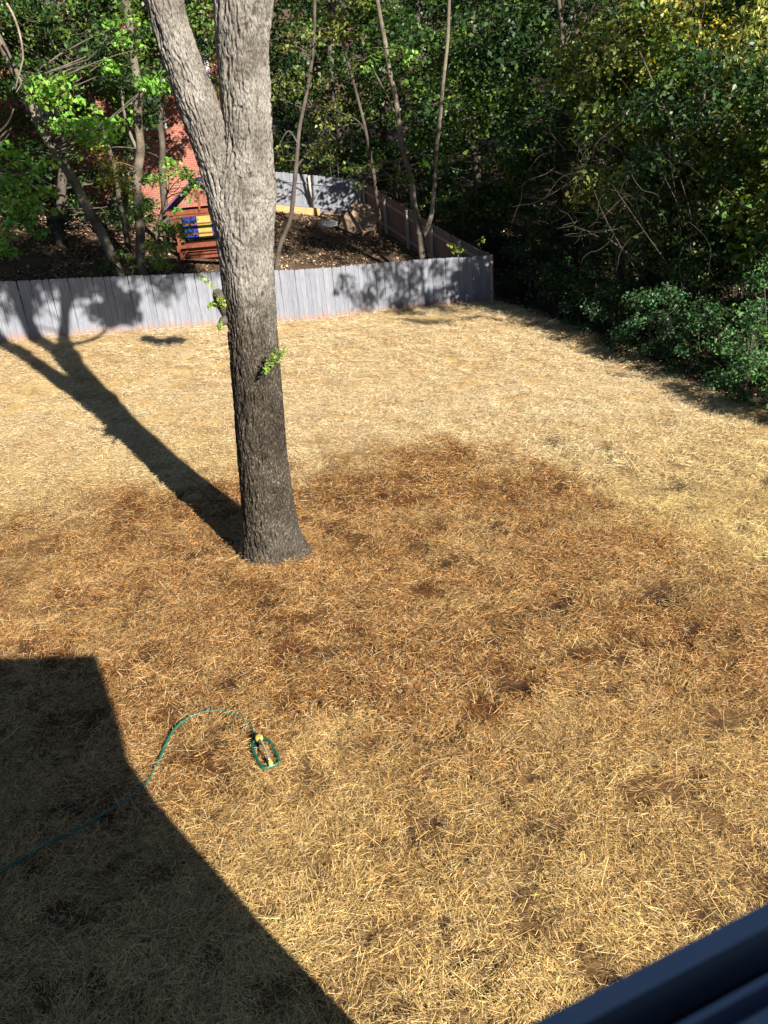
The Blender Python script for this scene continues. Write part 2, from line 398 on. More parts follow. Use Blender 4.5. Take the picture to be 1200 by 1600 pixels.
# ------------------------------------------------------------------ straw: stalks lying on the yard
def scatter_straw(n, x0, x1, y0, y1, ln, wd, lift, dens_pow=0.0):
    x = rng.uniform(x0, x1, n); y = rng.uniform(y0, y1, n)
    # keep what the camera (and a camera a step aside) can see
    lim = .62 * (y * .95 + 2.2) + 1.3
    k = (np.abs(x) < lim) & (rng.random(n) < in_yard(x, y) * (1 - .93 * soilness(x, y)))
    # thinner and thicker drifts
    k &= rng.random(n) < .12 + 1.05 * sstep(.22, .62, fbm(x * 2.6, y * 2.6, 17, 4))
    x, y = x[k], y[k]; n = len(x)
    cl = vnoise(x * 1.4, y * 1.4, 31) * 6.28 * 1.5                      # raked drifts share a direction
    th = np.where(rng.random(n) < .30, cl + rng.normal(0, .45, n), rng.uniform(0, 6.283, n))
    ll = ln * rng.lognormal(0, .55, n) * np.where(rng.random(n) < .025, 2.1, 1.0); ww = wd * rng.uniform(.55, 1.3, n)
    z = gz(x, y) + rng.gamma(1.6, lift / 1.6, n) * (.25 + 1.5 * fbm(x * 3.5, y * 3.5, 23, 2))
    tilt = rng.normal(0, .13, n); rollv = rng.uniform(-.45, .45, n)
    d = np.stack([np.cos(th) * np.cos(tilt), np.sin(th) * np.cos(tilt), np.sin(tilt)], 1)
    sd = np.stack([-np.sin(th) * np.cos(rollv), np.cos(th) * np.cos(rollv), np.sin(rollv)], 1)
    c = np.stack([x, y, z], 1)
    a = c - d * ll[:, None] / 2; b = c + d * ll[:, None] / 2
    hw = sd * ww[:, None] / 2
    V = np.stack([a - hw, b - hw * .7, b + hw * .7, a + hw], 1).reshape(-1, 3)
    F = np.arange(n * 4).reshape(n, 4)
    wv = wetness(x, y)[:, None]
    u = rng.random((n, 1)); v = rng.random((n, 1))
    dry = (np.array([.86, .60, .235]) + (np.array([.88, .67, .40]) - np.array([.86, .60, .235])) * sstep(9.5, 15.5, y + 3 * (fbm(x * .8, y * .8, 77, 3) - .5))[:, None]) * (.34 + .9 * u) * np.where(v > .93, 1.25, 1.0) + np.array([.0, .015, .03]) * v
    gold = sstep(6.6, 3.6, y + 2.5 * (fbm(x * .7, y * .7, 61, 3) - .5))[:, None]
    wet = (np.array([.60, .32, .11]) * (1 - gold) + np.array([.68, .415, .14]) * gold) * (.18 + 1.3 * u ** 1.3)
    c_ = dry * (1 - wv) + wet * wv
    pale = (rng.random((n, 1)) < .13 * wv + .03); c_ = np.where(pale, np.array([.74, .58, .31]) * (.8 + .35 * u), c_)
    dark = rng.random((n, 1)) < .13 + .20 * wv; c_ = np.where(dark, c_ * np.array([.36, .31, .28]), c_)
    c_ = c_ * (.72 + .56 * fbm(x * 2.1, y * 2.1, 71, 4))[:, None]
    return V, F, np.repeat(np.clip(c_, 0, .9), 4, 0)
parts = [scatter_straw(440000, -4, 6, 1.8, 6.2, .054, .0027, .015), scatter_straw(470000, -6.5, 8, 6.2, 11, .054, .0031, .017),
         scatter_straw(440000, -9.5, 9, 11, 18, .060, .0042, .024), scatter_straw(400000, -14, 9, 18, 27, .068, .0060, .03),
         scatter_straw(14000, -2.0, -.9, 9.2, 10.3, .07, .0034, .032)]
V = []; F = []; Cc = []; off = 0
for v_, f_, c_ in parts: V.append(v_); F.append(f_ + off); Cc.append(c_); off += len(v_)
# straw banked round the oak's foot
so_ = mesh('straw', np.concatenate(V), np.concatenate(F), M_straw, None, False, np.concatenate(Cc))
so_['kind'] = 'stuff'; so_['label'] = 'loose straw mulch strewn over the whole yard, brown where wet'; so_['category'] = 'straw'

# ------------------------------------------------------------------ fences
PICK_W, PICK_H = .146, 1.45
def picket_mesh(name, h, m):
    wv, t, e = PICK_W / 2, .009, .02
    pr = [(-wv, -.08), (wv, -.08), (wv, h - e), (wv - e, h), (-wv + e, h), (-wv, h - e)]
    V = [(x, -t, z) for x, z in pr] + [(x, t, z) for x, z in pr]; n = 6
    F = [tuple(range(n)), tuple(range(2 * n - 1, n - 1, -1))] + [(i, i + n, (i + 1) % n + n, (i + 1) % n) for i in range(n)]
    me = bpy.data.meshes.new(name); me.from_pydata(V, [], F); me.update(); me.materials.append(m); return me
def fence(name, label, pts, h, m, side, group, base=None):
    """pts: polyline of (x, y); side: +1 puts rails and posts on the left of the run"""
    pts = np.array(pts, float); seg = np.linalg.norm(np.diff(pts, axis=0), axis=1); cum = np.concatenate([[0], np.cumsum(seg)])
    zf = base if base is not None else (lambda x, y: gz(x, y))
    k = int(cum[-1] / 2.4) + 1; ss = np.linspace(0, cum[-1], k + 1)
    pts = np.stack([np.interp(ss, cum, pts[:, 0]), np.interp(ss, cum, pts[:, 1])], 1)
    cum = np.concatenate([[0], np.cumsum(np.linalg.norm(np.diff(pts, axis=0), axis=1))])
    root = empty(name, label, 'fence', (pts[0][0], pts[0][1], float(zf(*pts[0]))), group)
    inv = Matrix.Translation(-Vector(root.location))
    me = picket_mesh('picket', h, m); pitch_ = .1495; n = int(cum[-1] / pitch_)
    at = lambda s: np.array([np.interp(s, cum, pts[:, 0]), np.interp(s, cum, pts[:, 1])])
    for i in range(n):
        s = (i + .5) * pitch_; p = at(s); q = at(min(s + .05, cum[-1])); q0 = at(max(s - .05, 0)); d = (q - q0) / np.linalg.norm(q - q0)
        o = bpy.data.objects.new('picket', me); col.objects.link(o); o.parent = root; o.matrix_parent_inverse = inv
        nr = np.array([-d[1], d[0]]) * random.uniform(-.004, .004)
        sm = .5 * (zf(*at(max(s - .6, 0))) + zf(*at(min(s + .6, cum[-1]))))
        o.location = (p[0] + nr[0], p[1] + nr[1], float(sm) + random.uniform(-.007, .007))
        o.rotation_euler = (0, random.gauss(0, .006), math.atan2(d[1], d[0]) + random.gauss(0, .012))
        o.scale = (random.choice((1.0, 1.0, .995, .97)), 1, 1)
    for j in range(k + 1):
        s = cum[j]; p = at(s); q = at(min(s + .05, cum[-1])); q0 = at(max(s - .05, 0)); d = (q - q0) / np.linalg.norm(q - q0)
        nn = np.array([-d[1], d[0]]) * side; c = p + nn * (.06 + .045); z0 = float(zf(*p))
        o = MB().box((c[0], c[1], z0 + (h - .12) / 2), (d[0] * .045, d[1] * .045, 0), (nn[0] * .045, nn[1] * .045, 0), (0, 0, (h - .12) / 2 + .1)).build('post', M_rail)
        adopt(o, root)
        if j < k:
            p2 = at(cum[j + 1])
            for hz in (.28, h - .3):
                d2 = (p2 - p) / np.linalg.norm(p2 - p); n2 = np.array([-d2[1], d2[0]]) * side
                a = np.array([*(p + n2 * .034), z0 + hz]); b = np.array([*(p2 + n2 * .034), float(zf(*p2)) + hz])
                adopt(MB().bar(a, b, .036, .088).build('rail', M_painted_rail if m is M_picket else M_rail), root)
    return root
fpts = [(x, float(fence_y(x))) for x in np.linspace(-11.6, 4.16, 34)]
fence('picket_fence', 'long pale grey board fence along the back of the straw yard', fpts, PICK_H, M_picket, 1, 'board fences')
BK = np.array([(-6.0, 36.3), (.15, 36.5)])
c_far = atY(585, 304, 35.6)
fence('picket_fence', 'dark unpainted side fence running back from the corner of the pale fence', [(4.22, 26.85), (2.9, 30.0), (1.6, 33.3), (.42, 36.2)], 1.45, M_picket_in, 1, 'board fences')
fence('picket_fence', 'far pale board fence closing the neighbouring yard', BK, 1.5, M_picket, -1, 'board fences')
# timber kerb under the far fence
kb = MB().bar((-6, 36.05, gz(-6, 36.05) + .10), (-1.6, 36.2, gz(-1.6, 36.2) + .10), .09, .30).build('landscape_timber', M_timber)
tag(kb, 'yellowish timber edging below the far pale fence', 'timber')

# ------------------------------------------------------------------ leaves, limbs, trees
def leaf_cloud(cen, rad, cnt, size, pal, upb=.6, droop=0.0, aspect=.62, jitter=.25):
    """leaf-sized folded faces round the clump centres; returns V, F, colours"""
    cen = np.asarray(cen, float); cnt = np.asarray(cnt, int); n = int(cnt.sum())
    k = np.repeat(np.arange(len(cen)), cnt)
    d = rng.normal(0, 1, (n, 3)); d /= np.linalg.norm(d, axis=1)[:, None] + 1e-9
    rr = rng.random(n) ** .45
    rad = np.asarray(rad, float); rad = rad[:, None] * np.array([1, 1, .62]) if rad.ndim == 1 else rad
    p = cen[k] + d * rr[:, None] * rad[k]
    nrm = rng.normal(0, 1, (n, 3)) * .75; nrm[:, 2] += upb; nrm += d * .5; nrm /= np.linalg.norm(nrm, axis=1)[:, None]
    ax = rng.normal(0, 1, (n, 3)); ax[:, 2] -= droop; ax -= nrm * (ax * nrm).sum(1)[:, None]; ax /= np.linalg.norm(ax, axis=1)[:, None]
    sd = np.cross(nrm, ax); s = size * rng.uniform(.55, 1.3, n)[:, None]
    f = nrm * s * rng.uniform(.05, .28, n)[:, None]
    V = np.stack([p - ax * s * .5, p + sd * s * aspect * .5 + f - ax * s * .08, p + ax * s * .5 - f * .4, p - sd * s * aspect * .5 + f - ax * s * .08], 1).reshape(-1, 3)
    F = np.arange(n * 4).reshape(n, 4)
    pal = np.asarray(pal, float)
    tone = rng.integers(0, len(pal), len(cen))
    c = pal[np.where(rng.random(n) < .65, tone[k], rng.integers(0, len(pal), n))] * rng.uniform(1 - jitter * 1.5, 1 + jitter, (n, 1)) * rng.uniform(.9, 1.1, (n, 3))
    return V, F, np.repeat(c, 4, 0)
G_BRIGHT = [(.15, .34, .05), (.19, .38, .06), (.11, .28, .045), (.24, .40, .065)]  # raised greens: sunlight on the leaves is put into their colour
G_MID = [(.075, .14, .025), (.10, .17, .03), (.055, .105, .022), (.13, .185, .035)]
G_DARK = [(.025, .062, .018), (.035, .08, .025), (.02, .05, .016)]
G_SHRUB = [(.045, .125, .042), (.07, .165, .05), (.035, .09, .032), (.10, .20, .06)]
G_OLIVE = [(.15, .18, .04), (.20, .22, .05), (.11, .15, .035)]
G_YELLOW = [(.36, .32, .04), (.44, .38, .06), (.26, .26, .045), (.2, .22, .04)]
G_WILLOW = [(.28, .34, .08), (.36, .40, .11), (.20, .28, .06), (.44, .42, .12)]

def limb(a, b, r0, r1, sag=.12, n=6):
    a = np.array(a, float); b = np.array(b, float); t = np.linspace(0, 1, n)[:, None]; Ld = np.linalg.norm(b - a)
    P = a + (b - a) * t; j = rng.normal(0, 1, 3) * sag * Ld
    P += np.sin(t * math.pi) * j + np.sin(t * 2 * math.pi) * rng.normal(0, .3, 3) * sag * Ld
    return tube_arrays(P, np.linspace(r0, r1, n), 6 if r0 > .03 else 4)
def tree(label, stems, clumps, pal, lsize=.13, per=120, m_bark=None, m_leaf=None, group=None, name='tree', droop=0.0, aspect=.62, twigs=3, cat='tree', twig_r=.02, tops=None):
    """stems: list of (points, r0, r1); clumps: (n,4) centre+radius"""
    m_bark = m_bark or M_bark; m_leaf = m_leaf or M_leaf
    base = stems[0][0][0]
    root = empty(name, label, cat, tuple(float(v) for v in base), group)
    tb = MB(); allp = []
    for P, r0, r1 in stems:
        Q = spline(P, max(8, len(P) * 5)); r = np.linspace(r0, r1, len(Q))
        Q = Q + np.stack([vnoise(Q[:, 2] * 1.3, 3.3, base[0]) - .5, vnoise(Q[:, 2] * 1.3, 9.1, base[1]) - .5, np.zeros(len(Q))], 1) * r0 * .9
        r = r * (1 + .12 * (vnoise(Q[:, 2] * 3, base[0], 2) - .5))
        if abs(P[0][2] - base[2]) < .3: r[:3] *= np.array([1.35, 1.15, 1.05])
        tb.tube(Q, r, 10); allp.append(np.c_[Q, r])
    allp = np.concatenate(allp)
    cl = np.asarray(clumps, float)
    for c in cl:
        p = c[:3]; d = np.linalg.norm(allp[:, :3] - p, axis=1) + np.clip(allp[:, 2] - p[2], 0, None) * 1.5 + np.clip(1.0 - (allp[:, 2] - base[2]) , 0, None) * 3
        a = allp[np.argmin(d)]
        if np.linalg.norm(a[:3] - p) > .15:
            tb.add(*limb(a[:3], p, min(a[3] * .5, twig_r * .7 + .007 * np.linalg.norm(a[:3] - p)), .004, .07))
        for _ in range(twigs):
            tb.add(*limb(p + rng.normal(0, .05, 3), p + rng.normal(0, 1, 3) * c[3] * np.array([.75, .75, .45]), .008, .003, .1, 4))
    adopt(tb.build('trunk', m_bark, None, True), root)
    V, F, C_ = leaf_cloud(cl[:, :3], cl[:, 3], np.maximum(3, (per * (cl[:, 3] / .6) ** 2 * rng.uniform(.7, 1.3, len(cl))).astype(int)), lsize, pal, droop=droop, aspect=aspect)
    adopt(mesh('crown', V, F, m_leaf, None, False, C_), root)
    return root
def ell(c, r, n, rad, shell=.55):
    """n clump centres in an ellipsoid, biased outwards"""
    d = rng.normal(0, 1, (n, 3)); d /= np.linalg.norm(d, axis=1)[:, None]
    rr = shell + (1 - shell) * rng.random(n) ** .6; rr[: n // 4] *= rng.random(n // 4)
    return np.c_[np.array(c) + d * rr[:, None] * np.array(r), rad * rng.uniform(.65, 1.3, n)]
def G(x, y): return float(gz(x, y))
def PX(pts, Y):
    """trunk line: image points at depth Y (Y may vary along the list)"""
    Ys = np.broadcast_to(Y, (len(pts),)); return [atY(a, b, yy) for (a, b), yy in zip(pts, Ys)]
def foot(P):
    """carry a trunk line that starts behind the fence down to the ground"""
    P = [np.array(p) for p in P]; d = P[0] - P[1]; d = d / max(abs(d[2]), .2); q = P[0].copy()
    z = G(q[0], q[1]) - .1
    if q[2] > z + .1: P.insert(0, np.array([q[0] + d[0] * (q[2] - z) * .4, q[1], z]))
    return P

# ------------------------------------------------------------------ the oak in the yard
OY = 9.76
oak_base = atY(431, 872, OY); oak_base[2] = G(oak_base[0], OY) - .03
oak = empty('oak_tree', 'big grey oak with a forked trunk, wet and dark at its lower part', 'tree', tuple(map(float, oak_base)))
def ridged_tube(edges, Yc, n_th, n_z, seed, ext=None, flare=0.0, ylean=None):
    """edges: (y, left, right) image rows at depth Yc; ext: further (point, radius) above the frame"""
    C_ = []; Rr = []
    for k, (y, a, b) in enumerate(edges):
        Yk = Yc if ylean is None else Yc + ylean[k]
        Pl = atY(a, y, Yk); Pr = atY(b, y, Yk); C_.append((Pl + Pr) / 2); Rr.append(np.linalg.norm(Pr - Pl) / 2)
    if ext:
        for p, r in ext: C_.append(np.array(p)); Rr.append(r)
    Q = spline(np.c_[np.array(C_), np.array(Rr)], n_z); P, r = Q[:, :3], Q[:, 3]
    T, A, B = frames(P)
    th = np.arange(n_th) / n_th * 2 * math.pi
    zz = P[:, 2][:, None]; ct, st = np.cos(th)[None], np.sin(th)[None]
    # bark: interlaced vertical ridges, broken across, over slow lobes
    k1 = 8.0; wob = .35 * (vnoise(ct * 2 + 5, st * 2 + 5, zz * 1.7 + seed) - .5)
    rid = fbm((ct + wob) * k1 * r[:, None] / .3, (st + wob) * k1 * r[:, None] / .3, zz * 6.5 + seed, 3)
    rid = 1 - np.abs(2 * rid - 1) * 2.0
    crack = vnoise(ct * 5, st * 5, zz * 16 + seed * 3); rid = rid - .35 * sstep(.72, .85, crack)
    lob = fbm(ct * 1.3 + seed, st * 1.3, zz * .55, 2) - .5
    fine = vnoise(ct * 40 * r[:, None] / .3, st * 40 * r[:, None] / .3, zz * 22) - .5
    rad = r[:, None] * (1 + .13 * lob) + .030 * rid + .012 * fine
    if flare:
        f = np.exp(-(zz - oak_base[2]) / .30); rad = rad * (1 + f * (.06 + .34 * (vnoise(ct * 2.2 + 11, st * 2.2 + 7, 0.5) - .35) + .26 * np.clip(-st * .9 - ct * .25, 0, 1) ** 4))
    V = P[:, None] + rad[..., None] * (ct[..., None] * A[:, None] + st[..., None] * B[:, None])
    i, j = np.meshgrid(np.arange(n_z - 1), np.arange(n_th), indexing='ij'); j2 = (j + 1) % n_th
    F = np.stack([i * n_th + j, i * n_th + j2, (i + 1) * n_th + j2, (i + 1) * n_th + j], -1).reshape(-1, 4)
    return V.reshape(-1, 3), F, sstep(-.9, .9, rid).ravel() , P, r
trunk_e = [(905, 386, 476), (885, 386, 476), (850, 385, 466), (800, 381, 457), (700, 373, 445), (600, 366, 437), (500, 358, 430), (450, 351, 427), (400, 345, 425), (350, 336, 426), (315, 331, 428), (290, 331, 430), (262, 340, 427), (235, 349, 424),
           (200, 351, 422), (150, 347, 420), (100, 343, 417), (60, 340, 417), (0, 337, 423)]
stemR_top = atY(383, -40, OY)
V1, F1, c1, P1, r1 = ridged_tube(trunk_e, OY, 260, 760, 1.0, ext=[(stemR_top + (.02, .05, .15), .30), (stemR_top + (.03, .1, .35), .26)], flare=1)
stem_e = [(370, 352, 404), (330, 331, 392), (300, 325, 378), (270, 317, 366), (240, 308, 357), (200, 294, 350), (160, 280, 337), (120, 267, 320), (80, 254, 305), (40, 241, 292), (0, 230, 281), (-50, 212, 264)]
stemL_top = atY(222, -110, OY - .1)
V2, F2, c2, P2, r2 = ridged_tube(stem_e, OY - .08, 200, 420, 4.0, ext=[(stemL_top, .19), (stemL_top + (-.5, .0, 1.0), .17)])
Vt = np.concatenate([V1, V2]); Ft = np.concatenate([F1, F2 + len(V1)]); cav = np.concatenate([c1, c2])
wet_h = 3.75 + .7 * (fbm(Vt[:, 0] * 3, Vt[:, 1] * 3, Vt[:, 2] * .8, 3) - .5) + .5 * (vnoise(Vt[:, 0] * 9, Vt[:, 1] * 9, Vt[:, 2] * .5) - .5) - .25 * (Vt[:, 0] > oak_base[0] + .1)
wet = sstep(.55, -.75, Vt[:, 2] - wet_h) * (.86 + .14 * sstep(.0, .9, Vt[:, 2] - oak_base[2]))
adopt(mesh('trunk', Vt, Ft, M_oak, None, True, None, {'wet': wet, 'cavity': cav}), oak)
# limbs and crown above the frame (they throw the forked shadow on grass and fence)
lb = MB(); tips = []
top = P1[-1]; tl = P2[-1]
def big_limb(P, r0, r1, n=18):
    Q = spline(P, n); lb.tube(Q, np.linspace(r0, r1, n), 12); return Q
Lc = [big_limb([top - (0, 0, .35), top + (-.32, .05, .45), top + (-.66, .2, 1.5), top + (-1.0, .5, 4.2), top + (-1.2, .8, 6.5)], .25, .06),
      big_limb([top - (0, 0, .35), top + (.34, -.05, .5), top + (.72, -.1, 1.4), top + (1.3, -.1, 4.0), top + (1.7, .3, 6.0)], .21, .05),
      big_limb([top + (.72, -.1, 1.4), top + (1.2, .1, 2.1), top + (2.3, .6, 2.7), top + (3.1, .9, 4.2)], .10, .03),
      big_limb([top + (-.5, .15, 1.1), top + (-.2, .5, 2.6), top + (.3, 1.2, 5.0)], .13, .04),
      big_limb([tl - (0, 0, .1), tl + (-.6, .0, 1.1), tl + (-1.4, .0, 2.4), tl + (-2.1, .2, 4.6), tl + (-2.6, .4, 6.2)], .17, .04),
      big_limb([tl + (-.5, .1, 1.3), tl + (-1.4, -.2, 2.2), tl + (-2.4, -.3, 3.6)], .09, .03)]
cen = []
for Q in Lc:
    for k in range(7, len(Q)):
        for _ in range(4 if k > 10 else 1):
            e = Q[k] + rng.normal(0, 1, 3) * np.array([1.0, 1.0, .6]); e[2] = max(e[2], 9.5)
            lb.add(*limb(Q[k], e, .03, .008)); cen.append([*e, .55])
Lc.append(big_limb([top + (.2, -.0, .2), top + (.75, .1, .35), top + (1.4, .25, .75), top + (2.1, .4, 1.6)], .09, .03))
cen += [[*(Lc[-1][-4] + np.array([a, c, b])), .30] for a, b, c in ((0, .1, 0), (.35, .3, .1), (-.3, .3, -.1), (.3, .65, 0), (.55, .1, .2), (.1, .9, 0), (.7, .6, .1))]
cen += ell((1.2, 11.3, 11.2), (4.6, 2.6, 2.0), 80, .62).tolist()  # extra crown clumps added to shade the ground beyond the fence
cen += [[1.3, 10.8, 6.75, .26], [1.7, 10.9, 6.8, .26], [1.0, 10.9, 6.9, .2]]
adopt(lb.build('limb', M_bark, None, True), oak)
cen = np.array(cen)
V, F, C_ = leaf_cloud(cen[:, :3], cen[:, 3] * 1.15, np.full(len(cen), 150), .17, G_MID)
adopt(mesh('crown', V, F, M_leaf, None, False, C_), oak)
# cut stubs and green sprouts on the trunk
st = MB()
a = atY(352, 470, OY - .05); b = atY(335, 455, OY - .12)
st.tube(spline([atY(362, 500, OY), atY(353, 482, OY - .05), atY(344, 466, OY - .1), atY(337, 452, OY - .1)], 10), np.array([.10, .095, .085, .085, .085, .085, .08, .075, .062, .03]), 14)
stub = adopt(st.build('branch_stub', M_barkdark, None, True), oak)
st = MB().tube(spline([atY(366, 492, OY), atY(352, 500, OY - .1), atY(343, 504, OY - .1)], 8), np.array([.06, .06, .058, .055, .055, .05, .04, .02]), 12)
adopt(st.build('branch_stub', M_barkdark, None, True), oak)
def sprout(pts, n, size, rad):
    tw = MB(); c = []
    for P in pts:
        Q = spline([atY(x, y, OY + dy) for x, y, dy in P], 10); tw.tube(Q, np.linspace(.007, .003, 10), 5); c += [q for q in Q[3:]]
    sp = adopt(tw.build('sprout', M_bark, None), oak)
    c = np.array(c); V, F, C_ = leaf_cloud(c, np.full(len(c), rad), np.full(len(c), n), size, [(.22, .34, .05), (.30, .38, .07), (.16, .29, .05)], aspect=.42)
    o = mesh('sprout_leaves', V, F, M_leaf, None, False, C_); o.parent = sp
    return sp
sprout([[(420, 585, -.36), (422, 565, -.46), (432, 548, -.5)], [(415, 590, -.36), (420, 572, -.45), (414, 580, -.5)], [(425, 575, -.4), (436, 560, -.42), (443, 545, -.4)]], 7, .055, .05)
sprout([[(345, 470, -.2), (335, 455, -.25), (325, 440, -.25), (312, 432, -.25)], [(343, 485, -.2), (333, 475, -.25), (328, 478, -.25)], [(338, 462, -.2), (345, 468, -.3), (350, 478, -.3)], [(350, 498, -.2), (344, 508, -.25), (346, 512, -.25)]], 5, .055, .045)

# ------------------------------------------------------------------ the house the picture is taken from
u_ang = math.atan2(.0305, .0789)
U = np.array([math.cos(u_ang), math.sin(u_ang), 0]); NN = np.array([-U[1], U[0], 0]); ZZ = np.array([0, 0, 1.0])
SILL_D = .22
d0 = ray(830, 1600); SP = CAM + d0 * (-SILL_D / d0[2])                 # a point of the sill's outer top edge
def wall_sz(px, py):
    """where the sun ray of a shadow point meets the wall plane: distance along the wall, height"""
    g_ = gpt(px, py); t = ((SP - g_) @ NN) / (S @ NN); p = g_ + S * t; return (p - SP) @ U, p[2]
house = empty('house', 'grey sided house behind the window, its shadow lying across the straw at lower left', 'house', (float(SP[0]), float(SP[1]), 0))
RE = .135                                                                # right end of the tall part
def hbox(s0, s1, n0, n1, z0, z1, name, m, parent=house):
    c = SP * np.array([1, 1, 0]) + U * (s0 + s1) / 2 + NN * (n0 + n1) / 2 + ZZ * (z0 + z1) / 2
    return adopt(MB().box(c, U * (s1 - s0) / 2, NN * (n1 - n0) / 2, ZZ * (z1 - z0) / 2).build(name, m), parent)
zs = SP[2]
hbox(-9, RE, -.16, -.03, -.3, zs - .05, 'wall', M_siding)
hbox(-9, -.95, -.16, -.03, zs - .05, zs + 1.5, 'wall', M_siding)
hbox(-9, RE, -.16, -.03, zs + 1.5, zs + 2.1, 'wall', M_siding)
hbox(.11, RE, -.16, -.03, zs - .05, zs + 1.5, 'jamb', M_siding)
hbox(RE - .12, RE, -6, -.16, -.3, zs + 2.1, 'wall', M_siding)
hbox(-9, RE - .12, -6, -5.9, -.3, zs + 2.1, 'wall', M_siding)
hbox(-9, RE - .12, -5.9, -.16, zs - 1.1, zs - 1.0, 'floor', M_siding)
rf_s = [(-9, -.03, zs + 2.1), (-9, -6.2, zs + 2.1), (-9, -3.1, zs + 4.6), (RE, -.03, zs + 2.1), (RE, -6.2, zs + 2.1), (RE, -3.1, zs + 4.6)]
adopt(mesh('roof', np.array([SP * np.array([1, 1, 0]) + U * a + NN * b + ZZ * c for a, b, c in rf_s]), [(0, 1, 2), (3, 5, 4), (0, 2, 5, 3), (1, 4, 5, 2), (0, 3, 4, 1)], M_shingle), house)
# unseen block made up at the right, outline shaped to cast the shadow's corner
prof = [wall_sz(-6, 1015), wall_sz(150, 1020), wall_sz(168, 1110), wall_sz(190, 1170), wall_sz(240, 1245), wall_sz(400, 1430), wall_sz(560, 1600)]
prof = [(RE + .005, prof[0][1])] + prof[1:]
e_ = (np.array(prof[-1]) - np.array(prof[-2])); prof.append(tuple(np.array(prof[-1]) + e_ * (prof[-1][1] + .2) / -e_[1]))
prof.append((RE + .005, -.2))
Vf = [SP * np.array([1, 1, 0]) + U * s + NN * -.032 + ZZ * z for s, z in prof]; Vb = [v - NN * 1.0 - ZZ * .25 for v in Vf]
n_ = len(prof)
adopt(mesh('shadow_block', np.array(Vf + Vb), [tuple(range(n_)), tuple(range(2 * n_ - 1, n_ - 1, -1))] + [(i, (i + 1) % n_, (i + 1) % n_ + n_, i + n_) for i in range(n_)], M_siding), house)
# window frame at the lower right of the view
wf = empty('window_frame', 'vinyl window frame tinted blue for skylight, out of focus in the lower right corner', 'window frame', tuple(map(float, SP)))
k_ = SILL_D / .22
def strip(n0, n1, z0, z1, name, m): return hbox(-.95, .11, n0 * k_, n1 * k_, zs + z0, zs + z1, name, m, wf)
strip(-.0062, 0, -.05, 0, 'outer_lip', M_vinyl)
strip(-.0150, -.0063, -.05, -.020, 'track', M_vinyl_dark)
strip(-.0172, -.0151, -.05, -.004, 'track_rib', M_vinyl)
strip(-.0228, -.0173, -.05, -.014, 'track', M_vinyl)
strip(-.0600, -.0229, -.05, -.003, 'inner_sill', M_vinyl)

# ------------------------------------------------------------------ sprinkler and hose
sp_c = gpt(415, 1182); sg = G(sp_c[0], sp_c[1])
sprk = empty('sprinkler', 'green oscillating lawn sprinkler with yellow ends, at the end of the hose', 'sprinkler', (float(sp_c[0]), float(sp_c[1]), sg + .015))
pa, pb = gpt(404, 1160), gpt(424, 1202)
dl = (pb - pa)[:2]; ang = math.atan2(dl[1], dl[0]); Lh = np.linalg.norm(dl) / 2
def on_sprk(o): o.parent = sprk; return o
sprk.rotation_euler = (0, 0, ang)
Wd = .085
ring = [(-Lh + .02, -Wd * .75), (-Lh * .5, -Wd), (Lh * .72, -Wd), (Lh * .98, -Wd * .62), (Lh * .98, Wd * .62), (Lh * .72, Wd), (-Lh * .5, Wd), (-Lh + .02, Wd * .75), (-Lh, Wd * .35), (-Lh, -Wd * .35)]
rp = spline([(x, y, .028) for x, y in ring + ring[:2]], 60)[:-5]
rp = np.vstack([rp[:], rp[:1]])
on_sprk(MB().tube(rp, .015, 8).build('base_frame', M_green, None, True))
arc = [(x, 0, .055 + .055 * (1 - (x / (Lh * .86)) ** 2)) for x in np.linspace(-Lh * .80, Lh * .82, 16)]
tb = on_sprk(MB().tube(arc, .0125, 10).build('spray_tube', M_metal, None, True))
nz = MB()
for x, y, z in arc[2:-2]: nz.tube([(x, 0, z + .010), (x, 0, z + .019)], .0035, 6)
o = nz.build('nozzles', M_yplast); o.parent = tb
gb = MB().tube([(-Lh * 1.0, 0, .05), (-Lh * .95, 0, .05), (-Lh * .72, 0, .055), (-Lh * .66, 0, .055)], [.028, .036, .036, .026], 14)
on_sprk(gb.build('gear_box', M_black, None, True))
on_sprk(MB().tube([(-Lh * .80, 0, .06), (-Lh * .78, 0, .092), (-Lh * .78, 0, .102)], [.036, .036, .026], 16).build('dial', M_yplast, None, False))
on_sprk(MB().tube([(Lh * .80, 0, .055), (Lh * .84, 0, .055), (Lh * .98, 0, .045), (Lh * 1.05, 0, .043)], [.014, .022, .022, .014], 12).build('end_cap', M_yplast, None, True))
on_sprk(MB().bar((-Lh * .7, -Wd * .8, .022), (-Lh * .7, Wd * .8, .022), .03, .02).build('cross_brace', M_black))
on_sprk(MB().tube([(-Lh * 1.0, 0, .045), (-Lh * 1.18, 0, .04)], [.020, .022], 12).build('hose_coupling', M_metal))
hose_px = [(401, 1153), (392, 1138), (375, 1123), (352, 1114), (325, 1113), (296, 1123), (273, 1143), (259, 1166), (249, 1190), (238, 1213), (226, 1230), (190, 1259), (140, 1289), (80, 1319), (25, 1351), (-20, 1376), (-90, 1420), (-200, 1500)]
hp = []
for a, b in hose_px:
    q = gpt(a, b); hp.append([q[0], q[1], 0])
hp = spline(np.array(hp), 220); hp[:, 2] = gz(hp[:, 0], hp[:, 1]) + .014 + .012 * vnoise(hp[:, 0] * 3, hp[:, 1] * 3, 6)
hp[0] = (sp_c[0] + math.cos(ang) * -Lh * 1.18, sp_c[1] + math.sin(ang) * -Lh * 1.18, sg + .055)
hs = MB().tube(hp, .0135, 10).build('garden_hose', M_hose, None, True)
tag(hs, 'teal green garden hose curving over the straw to the sprinkler', 'hose')

